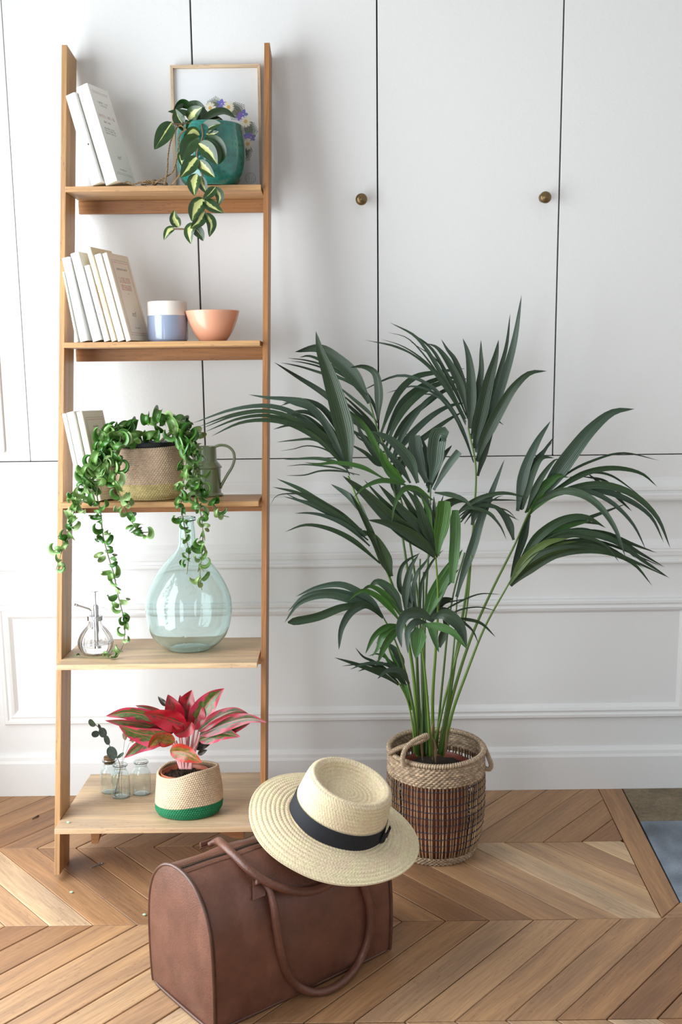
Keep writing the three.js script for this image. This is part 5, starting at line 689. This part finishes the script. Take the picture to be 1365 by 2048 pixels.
  cd([at0(485, 290, 0.125), at0(485, 276, 0.125), at0(478, 264, 0.13), at0(462, 251, 0.135), at0(445, 243, 0.14), at0(425, 239, 0.15), at0(412, 242, 0.155)]);
  { const K = (dx, dy, dz) => V(at0(307, 362, 0.172).x + dx, shelfY(0, 0.172) + 0.007 + dy, 0.172 + dz), loop = (s) => [K(0, 0, 0), K(s * 0.012, 0.005, 0.006), K(s * 0.026, 0.002, 0.008), K(s * 0.030, -0.003, 0.0), K(s * 0.020, -0.002, -0.006), K(0, 0.001, -0.001)];
    cd(loop(1)); cd(loop(-1)); cd([K(0, 0, 0), K(-0.03, 0.002, 0.008), K(-0.048, -0.002, 0.010), K(-0.062, 0.004, 0.008), K(-0.070, -0.001, 0.010)]); cd([K(-0.004, -0.004, 0.004), K(-0.003, 0.006, 0.003), K(0.003, 0.007, -0.002), K(0.004, -0.003, -0.003), K(-0.001, -0.004, 0.003), K(-0.001, 0.007, 0.003), K(0.005, 0.004, 0.0)]); }
}
// ------------------------------------------------------------------ curly hoya, third shelf
{
  const h = thing('potted_curly_hoya', 'curly leaved trailing hoya spilling from the raffia basket on the third shelf', 'potted plant'), zc = 0.272, q0 = at(300, 960, zc); h.position.set(q0.x, shelfY(2, zc) + 0.006, zc); h.rotation.x = -shelfTilt(2); h.updateMatrixWorld(true); const inv = h.matrixWorld.clone().invert(), loc = (g) => g.applyMatrix4(inv);
  part('pot', lathe([[0, 0.001], [0.046, 0.001], [0.050, 0.004], [0.064, 0.115], [0.0675, 0.118], [0.0685, 0.130], [0.0655, 0.131], [0.063, 0.118], [0.060, 0.105], [0, 0.105]], 64), std({ color: lin(0.012, 0.012, 0.016), roughness: 0.45 }), h, 'black plastic pot rim'); part('soil', xf(new THREE.CylinderGeometry(0.061, 0.060, 0.010, 48), T(0, 0.109, 0)), std({ color: lin(0.03, 0.02, 0.015), roughness: 1 }), h);
  // a few curled leaves: thick, cupped along the midrib and bent back into a hook
  const curl = (bend, cup, twist, L, W) => { const N = 14, Mw = 8, c = []; let x = 0, y = 0, th = 0; for (let i = 0; i <= N; i++) { c.push([x, y, th]); th += bend / N * (0.5 + i / N); x += Math.cos(th) * L / N; y += Math.sin(th) * L / N; }
    return sheet((u, v) => { const [a, b, t] = c[Math.round(u * N)], k = v * 2 - 1, hw = W / 2 * (Math.pow(Math.sin(Math.PI * Math.pow(u, 0.75)), 0.7) + 0.03), an = k * cup, rad = hw / Math.max(0.2, cup), s = Math.sin(an) * rad * 1.25, d = -(1 - Math.cos(an)) * rad * 1.25, tw = twist * u, s2 = s * Math.cos(tw) - d * Math.sin(tw), d2 = s * Math.sin(tw) + d * Math.cos(tw); return V(a - Math.sin(t) * d2, b + Math.cos(t) * d2, s2); }, N, Mw, (u, v) => [u, v]); };
  const kinds = [curl(3.4, 1.5, 0.6, 0.040, 0.021), curl(4.6, 1.7, -0.5, 0.040, 0.019), curl(2.4, 1.9, 1.0, 0.036, 0.020), curl(5.2, 1.3, 0.4, 0.042, 0.018), curl(3.0, 2.1, -1.1, 0.036, 0.019), curl(1.8, 1.4, 0.5, 0.035, 0.020)];
  const tx = (a, b) => leafTex((u, e, v) => { const k = 0.8 + N2(u, v, 6, 6, 0) * 0.35, rib = smooth(0.10, 0, e) * 0.06; return a.map((x, i) => lerp(x, b[i], smooth(0.3, 1, e) * 0.5) * k + rib); });
  const mats = [gloss(tx([0.26, 0.45, 0.17], [0.36, 0.56, 0.24]), 0.30), gloss(tx([0.42, 0.58, 0.29], [0.52, 0.66, 0.37]), 0.36), gloss(tx([0.55, 0.67, 0.42], [0.62, 0.72, 0.48]), 0.42), gloss(tx([0.17, 0.38, 0.09], [0.26, 0.50, 0.14]), 0.26)];
  const stemM = std({ color: lin(0.19, 0.20, 0.10), roughness: 0.7 });
  reseed(23); let made = 0;
  const leafAt = (p, out, size, pale) => { const m = new THREE.Mesh(kinds[Math.floor(rnd(kinds.length))], mats[pale > rnd() ? (rnd() < 0.55 ? 1 : 2) : (rnd() < 0.6 ? 0 : 3)]); const dir = out.clone().add(V(rnd(-0.6, 0.6), rnd(-0.5, 0.6), rnd(-0.3, 0.7))).normalize(), up = V(rnd(-0.5, 0.5), rnd(0.2, 1), rnd(-0.2, 0.9)).normalize(), zz = dir.clone().cross(up).normalize(), yy = zz.clone().cross(dir); m.quaternion.setFromRotationMatrix(new THREE.Matrix4().makeBasis(dir, yy, zz)); m.position.copy(p); m.scale.setScalar(size); m.castShadow = m.receiveShadow = true; m.updateMatrix(); m.matrix.premultiply(inv); m.matrix.decompose(m.position, m.quaternion, m.scale); m.name = made ? 'leaf_' + String(made).padStart(3, '0') : 'leaf'; made++; h.add(m); };
  const strand = (pts, n, s0, s1, pale, from = 0, spread = 0.004) => { const P = pts.map(([x, y, z]) => at(x, y, z + 0.016 * smooth(0.335, 0.365, z))), c = new THREE.CatmullRomCurve3(P, false, 'centripetal'); part('stem', loc(taperTube(c, (t) => lerp(0.0019, 0.0011, t), 60, 6)), stemM, h); for (let k = 0; k < n; k++) { const t = lerp(from, 0.985, (k + rnd(0.7)) / n), p = c.getPointAt(clamp(t, 0, 1)), a = k * 2.4 + rnd(-0.5, 0.5); leafAt(p.add(V(rnd(-spread, spread), rnd(-spread, spread), rnd(-spread, spread) + 0.002)), V(Math.cos(a), -0.25, Math.sin(a) * 0.8 + 0.25), lerp(s0, s1, t) * rnd(0.95, 1.4), pale); } };
  // strands over the left side
  strand([[285, 880, 0.285], [248, 872, 0.30], [222, 890, 0.325], [196, 930, 0.365], [172, 968, 0.380], [152, 1008, 0.385], [142, 1050, 0.385], [128, 1085, 0.392], [120, 1115, 0.396], [112, 1140, 0.40]], 38, 1.0, 0.72, 0.65, 0.16, 0.006);
  strand([[280, 888, 0.295], [246, 880, 0.325], [226, 900, 0.350], [208, 940, 0.376], [194, 982, 0.388], [202, 1030, 0.392], [206, 1070, 0.394], [216, 1110, 0.396], [228, 1150, 0.40], [236, 1190, 0.405], [246, 1230, 0.41], [250, 1262, 0.41], [246, 1290, 0.41]], 40, 1.0, 0.66, 0.6, 0.14, 0.005);
  { const sy = (x, z) => V(at(x, 1312, z).x, shelfY(3, z) + 0.003, z), c = [at(246, 1290, 0.41), at(240, 1304, 0.408), sy(226, 0.392), sy(205, 0.390), sy(186, 0.386), sy(160, 0.380), sy(140, 0.372)]; part('stem', loc(taperTube(c, (t) => 0.0011, 40, 6)), stemM, h); leafAt(sy(222, 0.392).add(V(0, 0.004, 0)), V(0.8, 0.1, 0.5), 0.75, 0.6); leafAt(sy(218, 0.394).add(V(0, 0.003, 0)), V(0.6, 0.2, 0.9), 0.6, 0.8); leafAt(sy(212, 0.388).add(V(0, 0.003, 0)), V(-1, 0.2, 0.2), 0.5, 0.8); leafAt(sy(160, 0.380).add(V(0, 0.003, 0)), V(-0.2, 0.8, 0), 0.32, 0.2); leafAt(at(243, 1300, 0.408), V(-0.2, -0.6, 0.5), 0.7, 0.6); }
  strand([[290, 890, 0.300], [262, 884, 0.340], [240, 900, 0.362], [228, 940, 0.378], [238, 985, 0.385], [252, 1020, 0.388], [268, 1050, 0.390], [284, 1064, 0.392], [300, 1064, 0.394]], 30, 1.05, 0.75, 0.45, 0.12, 0.006);
  strand([[276, 884, 0.300], [240, 872, 0.318], [214, 896, 0.340], [196, 926, 0.358], [180, 958, 0.372], [166, 985, 0.380], [150, 996, 0.382]], 26, 1.05, 0.9, 0.55, 0.14, 0.007);
  // strands over the right side
  strand([[316, 888, 0.300], [345, 866, 0.325], [366, 890, 0.350], [372, 930, 0.366], [366, 970, 0.380], [362, 1010, 0.388], [368, 1045, 0.39], [373, 1080, 0.392], [378, 1105, 0.392], [376, 1128, 0.392], [374, 1148, 0.392]], 32, 1.05, 0.5, 0.45, 0.14, 0.005);
  strand([[318, 884, 0.290], [352, 858, 0.300], [378, 880, 0.330], [388, 925, 0.352], [386, 965, 0.370], [396, 1005, 0.384], [404, 1040, 0.388], [406, 1075, 0.390], [404, 1110, 0.390], [400, 1145, 0.39], [404, 1180, 0.39]], 36, 1.05, 0.66, 0.5, 0.14, 0.006);
  strand([[326, 880, 0.285], [362, 860, 0.295], [386, 895, 0.320], [394, 945, 0.345], [408, 985, 0.365], [428, 1010, 0.376], [444, 1030, 0.38], [458, 1034, 0.382]], 26, 1.0, 0.7, 0.6, 0.14, 0.005);
  // crown of leaves over the pot
  for (let k = 0; k < 62; k++) { const left = k % 2, x = left ? rnd(208, 272) : rnd(292, 384), y = left ? rnd(852, 905) : rnd(838, 900), zz = left ? rnd(0.26, 0.35) : rnd(0.25, 0.36); if (x > 238 && x < 330 && y > 884) continue; const top = left ? lerp(882, 852, (x - 208) / 64) : 850 - 12 * Math.sin((x - 292) / 92 * Math.PI) + Math.max(0, x - 350) * 0.7; leafAt(at(x, Math.max(y, top), zz), V(x < 300 ? -0.5 : 0.5, 0.4, 0.5), rnd(1.05, 1.4), 0.2); }
}
// ------------------------------------------------------------------ aglaonema, bottom board
{
  const h = thing('potted_aglaonema', 'red and green leaved aglaonema in a small terracotta coloured pot', 'potted plant'), zc = 0.413, q0 = at(371, 1600, zc); h.position.set(q0.x, shelfY(4, zc) + 0.006, zc); h.rotation.x = -shelfTilt(4); h.updateMatrixWorld(true); const inv = h.matrixWorld.clone().invert(), loc = (g) => g.applyMatrix4(inv);
  part('pot', lathe([[0, 0.001], [0.042, 0.001], [0.045, 0.003], [0.0545, 0.078], [0.0570, 0.080], [0.0580, 0.0935], [0.0560, 0.0945], [0.0545, 0.0915], [0.052, 0.078], [0, 0.076]], 64), std({ color: lin(0.42, 0.115, 0.055), roughness: 0.45 }), h, 'terracotta coloured plastic pot');
  reseed(41);
  part('soil', sheet((u, v) => V(Math.cos(v * 6.2832) * u * 0.0535, 0.083 + 0.003 * (1 - u) + 0.006 * (vnoise(u * 14, v * 50, 14, 50, 0) - 0.5) + 0.004 * (vnoise(u * 40, v * 120, 40, 120, 1) - 0.5), -Math.sin(v * 6.2832) * u * 0.0535), 40, 140), std({ color: lin(0.040, 0.024, 0.015), roughness: 1 }), h, 'crumbly dark soil');
  const ag = (edge, core, mid, redness) => leafTex((u, a, v) => { const j = (N2(u, v, 12, 10, 0) - 0.5) * 0.7 + (N2(u, v, 30, 24, 1) - 0.5) * 0.35, t = smooth(0.25, 0.62, (1 - a) * 1.1 - 0.15 + j - redness * 0.8) * (1 - smooth(0.82, 1, u)), ribs = smooth(0.75, 1, Math.sin((u * 1.0 - a * 0.22) * 60) * 0.5 + 0.5) * 0.12, vein = smooth(0.09, 0.02, a); const base = edge.map((x, i) => lerp(x, core[i] * (0.75 + N2(u, v, 20, 16, 2) * 0.5), t)); return base.map((x, i) => lerp(x, mid[i], vein * 0.8 + ribs)); });
  const M = { g: gloss(ag([0.74, 0.20, 0.31], [0.30, 0.37, 0.15], [0.78, 0.36, 0.40], -0.22), 0.36), r: gloss(ag([0.62, 0.03, 0.13], [0.33, 0.20, 0.08], [0.76, 0.14, 0.22], 0.45), 0.34), m: gloss(ag([0.58, 0.10, 0.19], [0.24, 0.27, 0.12], [0.68, 0.24, 0.30], -0.05), 0.36), p: gloss(ag([0.72, 0.34, 0.36], [0.38, 0.28, 0.20], [0.78, 0.46, 0.46], -0.05), 0.4), o: gloss(ag([0.70, 0.17, 0.12], [0.44, 0.36, 0.10], [0.74, 0.28, 0.20], -0.15), 0.34), d: gloss(ag([0.20, 0.12, 0.10], [0.10, 0.11, 0.06], [0.25, 0.14, 0.12], 0.0), 0.45) };
  const prof = (t) => Math.pow(Math.sin(Math.PI * Math.pow(clamp(t, 0, 1), 0.70)), 0.85) + 0.015;
  const lf = (m, w, z0, z1, pts, o = {}) => part('leaf', loc(strap(w * 1.12, z0, z1, pts, { prof, fold: 0.38, n: 22, m: 10, wave: 0.10, roll: rnd(-0.25, 0.25), uv: (u, v) => [u, v], ...o })), M[m], h);
  const pet = std({ color: lin(0.72, 0.36, 0.36), roughness: 0.45 });
  for (const [x0, x1, y1, z] of [[362, 336, 1452, 0.405], [366, 343, 1472, 0.425], [364, 352, 1482, 0.43], [370, 357, 1450, 0.41], [372, 371, 1450, 0.405], [376, 389, 1457, 0.41], [378, 396, 1464, 0.415], [380, 400, 1472, 0.42], [374, 371, 1470, 0.43], [368, 362, 1465, 0.43], [382, 392, 1492, 0.42], [371, 380, 1440, 0.40]]) part('leaf_stalk', loc(taperTube([at(x0, 1537, 0.413), at(lerp(x0, x1, 0.45), 1504, lerp(0.413, z, 0.5)), at(x1, y1, z)], (t) => lerp(0.0042, 0.0026, t), 24, 8)), pet, h);
  lf('r', 26, 0.39, 0.37, [[371, 1452], [366, 1412], [360, 1390]]); lf('r', 42, 0.40, 0.38, [[374, 1452], [374, 1410], [384, 1380]], { roll: 0.1 }); lf('m', 17, 0.39, 0.36, [[336, 1436], [302, 1420], [271, 1411]]); lf('d', 10, 0.39, 0.38, [[334, 1412], [324, 1402], [316, 1393]]); lf('r', 35, 0.405, 0.39, [[357, 1452], [346, 1416], [336, 1389]]); lf('g', 42, 0.415, 0.40, [[387, 1460], [404, 1425], [426, 1395], [449, 1377]], { roll: 0.1 });
  lf('m', 20, 0.43, 0.44, [[396, 1463], [440, 1432], [472, 1422], [499, 1429]], { roll: 0.5 }); lf('m', 27, 0.43, 0.475, [[399, 1470], [456, 1446], [500, 1437], [534, 1445]], { roll: 0.3 }); lf('g', 30, 0.42, 0.44, [[404, 1470], [456, 1457], [502, 1445]], { roll: 0.35 }); lf('g', 28, 0.43, 0.45, [[398, 1481], [442, 1467], [481, 1473]], { roll: 0.3 }); lf('d', 20, 0.41, 0.40, [[391, 1498], [406, 1487], [429, 1479]]); lf('d', 10, 0.42, 0.42, [[396, 1509], [405, 1504], [415, 1500]]);
  lf('g', 33, 0.41, 0.41, [[338, 1454], [300, 1436], [255, 1426], [212, 1432]], { roll: 0.2 }); lf('m', 24, 0.415, 0.42, [[338, 1468], [300, 1454], [258, 1447], [210, 1441]], { roll: 0.3 }); lf('g', 38, 0.425, 0.44, [[344, 1474], [308, 1474], [268, 1466], [237, 1450]]); lf('g', 28, 0.42, 0.43, [[332, 1480], [300, 1484], [274, 1496], [249, 1516]]); lf('r', 42, 0.43, 0.445, [[373, 1450], [330, 1437], [288, 1425]], { roll: 0.1 }); lf('o', 30, 0.44, 0.465, [[350, 1483], [318, 1478], [296, 1496]], { roll: 0.15 }); lf('r', 20, 0.435, 0.45, [[376, 1462], [360, 1464], [345, 1450]]); lf('r', 24, 0.44, 0.46, [[384, 1444], [372, 1462], [350, 1468]]); lf('o', 33, 0.45, 0.475, [[340, 1502], [368, 1506], [404, 1525]], { roll: 0.1 }); lf('r', 30, 0.42, 0.40, [[384, 1458], [395, 1430], [398, 1398]]); lf('m', 24, 0.42, 0.43, [[350, 1462], [318, 1462], [280, 1472], [258, 1482]]);
}
// ------------------------------------------------------------------ stems in the little bottle
{
  const b = bottleThings[1], zb = b.position.z; b.updateMatrixWorld(true);
  const eu = thing('eucalyptus_sprig', 'small grey green eucalyptus sprig standing in the middle little bottle', 'plant sprig'), stemM = std({ color: lin(0.16, 0.09, 0.06), roughness: 0.8 });
  part('stem', taperTube([at(229, 1590, zb - 0.006), at(236, 1560, zb), at(240, 1530, zb + 0.004), at(232, 1512, zb + 0.004), at(221, 1494, zb + 0.003), at(210, 1474, zb), at(200, 1458, zb), at(190, 1448, zb)], () => 0.0008, 40, 6), stemM, eu);
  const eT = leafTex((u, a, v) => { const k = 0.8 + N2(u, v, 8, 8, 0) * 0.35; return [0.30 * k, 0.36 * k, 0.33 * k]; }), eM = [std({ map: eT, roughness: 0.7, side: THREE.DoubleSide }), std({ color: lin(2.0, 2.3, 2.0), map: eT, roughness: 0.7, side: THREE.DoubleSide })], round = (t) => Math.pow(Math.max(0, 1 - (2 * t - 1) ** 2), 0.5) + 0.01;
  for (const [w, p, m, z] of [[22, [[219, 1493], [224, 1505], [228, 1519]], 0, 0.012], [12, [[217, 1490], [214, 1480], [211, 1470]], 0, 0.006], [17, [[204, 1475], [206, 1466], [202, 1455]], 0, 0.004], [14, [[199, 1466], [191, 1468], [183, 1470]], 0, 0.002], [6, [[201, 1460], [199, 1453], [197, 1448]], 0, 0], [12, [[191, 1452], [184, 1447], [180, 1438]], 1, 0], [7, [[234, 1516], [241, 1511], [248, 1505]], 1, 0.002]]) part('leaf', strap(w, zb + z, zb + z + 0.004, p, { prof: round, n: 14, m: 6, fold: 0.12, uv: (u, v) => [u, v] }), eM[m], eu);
  const tails = [[[[231, 1592], [238, 1560], [244, 1525], [247, 1500], [249, 1484]], [250, 1473], 'dried bunny tail grass with beige plume, left of the pair in the little bottle'], [[[244, 1590], [243, 1560], [246, 1525], [254, 1500], [260, 1486]], [265, 1478], 'dried bunny tail grass leaning right, its plume half behind the red leaves']];
  reseed(9);
  for (const [pts, [hx, hy], label] of tails) { const t = thing('dried_grass', label, 'dried flower'); part('stem', taperTube([...pts.map(([x, y]) => at(x, y, zb - 0.004)), at(hx, hy + 6, zb - 0.004)], () => 0.0005, 40, 5), std({ color: lin(0.42, 0.33, 0.20), roughness: 0.8 }), t); const c = at(hx, hy, zb - 0.004), sp = []; for (let k = 0; k < 260; k++) { const a = rnd(6.283), y = rnd(-1, 1), r = Math.sqrt(1 - y * y) * 0.0045, p = V(Math.cos(a) * r, y * 0.0095, Math.sin(a) * r).add(c), q = p.clone().add(V(Math.cos(a) * 0.0022, 0.004, Math.sin(a) * 0.0022)); sp.push(taperTube([p, q], (u) => 0.0005 * (1 - u * 0.8), 1, 3)); } const core = new THREE.SphereGeometry(1, 16, 12).scale(0.0045, 0.0098, 0.0045).translate(c.x, c.y, c.z); part('plume', merge([core, ...sp]), std({ color: lin(0.62, 0.50, 0.36), roughness: 0.95 }), t).userData.kind = 'stuff'; }
}
// ------------------------------------------------------------------ small things lying about
{
  const n = thing('nail', 'steel nail lying on the parquet beside the left foot of the shelf', 'nail'); const a = V(-0.6035, 0.0028, 0.4265), b = V(-0.5815, 0.0040, 0.4085), d = b.clone().sub(a).normalize();
  const m = std({ color: lin(0.36, 0.37, 0.40), metalness: 0.9, roughness: 0.4 }); part('shank', taperTube([a, b], (t) => lerp(0.0012, 0.0019, smooth(0, 0.2, t)), 12, 10), m, n); part('head', taperTube([b, b.clone().addScaledVector(d, 0.0018)], () => 0.0042, 1, 14), m, n);
  reseed(13); const mint = std({ color: lin(0.42, 0.62, 0.44), roughness: 0.8 });
  const crumb = (p, label, s = 0.0032) => { const g = new THREE.IcosahedronGeometry(1, 1), q = g.attributes.position; for (let i = 0; i < q.count; i++) { const k = 0.8 + 0.35 * vnoise(q.getX(i) * 3 + 9, q.getY(i) * 3 + q.getZ(i) * 2 + 9, 32, 32, 1); q.setXYZ(i, q.getX(i) * s * 1.35 * k, q.getY(i) * s * 0.7 * k, q.getZ(i) * s * k); } g.computeVertexNormals(); const o = part('petal_scrap', g, mint, scene, null); o.position.copy(p); tag(o, label, 'scrap'); };
  crumb(V(-0.626, 0.0026, 0.540), 'pale mint green scrap on the parquet below the left shelf foot'); crumb(V(-0.441, 0.0026, 0.643), 'pale mint green scrap on the parquet by the left end of the holdall'); crumb(V(-0.6365, shelfY(4, 0.484) + 0.0022, 0.484), 'pale mint green scrap on the front left corner of the bottom board');
  const tw = part('twig', taperTube([V(-0.808, 0.0018, 0.160), V(-0.801, 0.003, 0.150), V(-0.797, 0.002, 0.140)], (t) => lerp(0.0012, 0.0024, t), 8, 6), std({ color: lin(0.09, 0.05, 0.03), roughness: 0.9 }), scene); tag(tw, 'short brown twig on the parquet near the left wall edge', 'twig');
}
// ------------------------------------------------------------------ draw
scene.traverse((o) => { delete o.userData.__n; });
renderer.render(scene, camera);
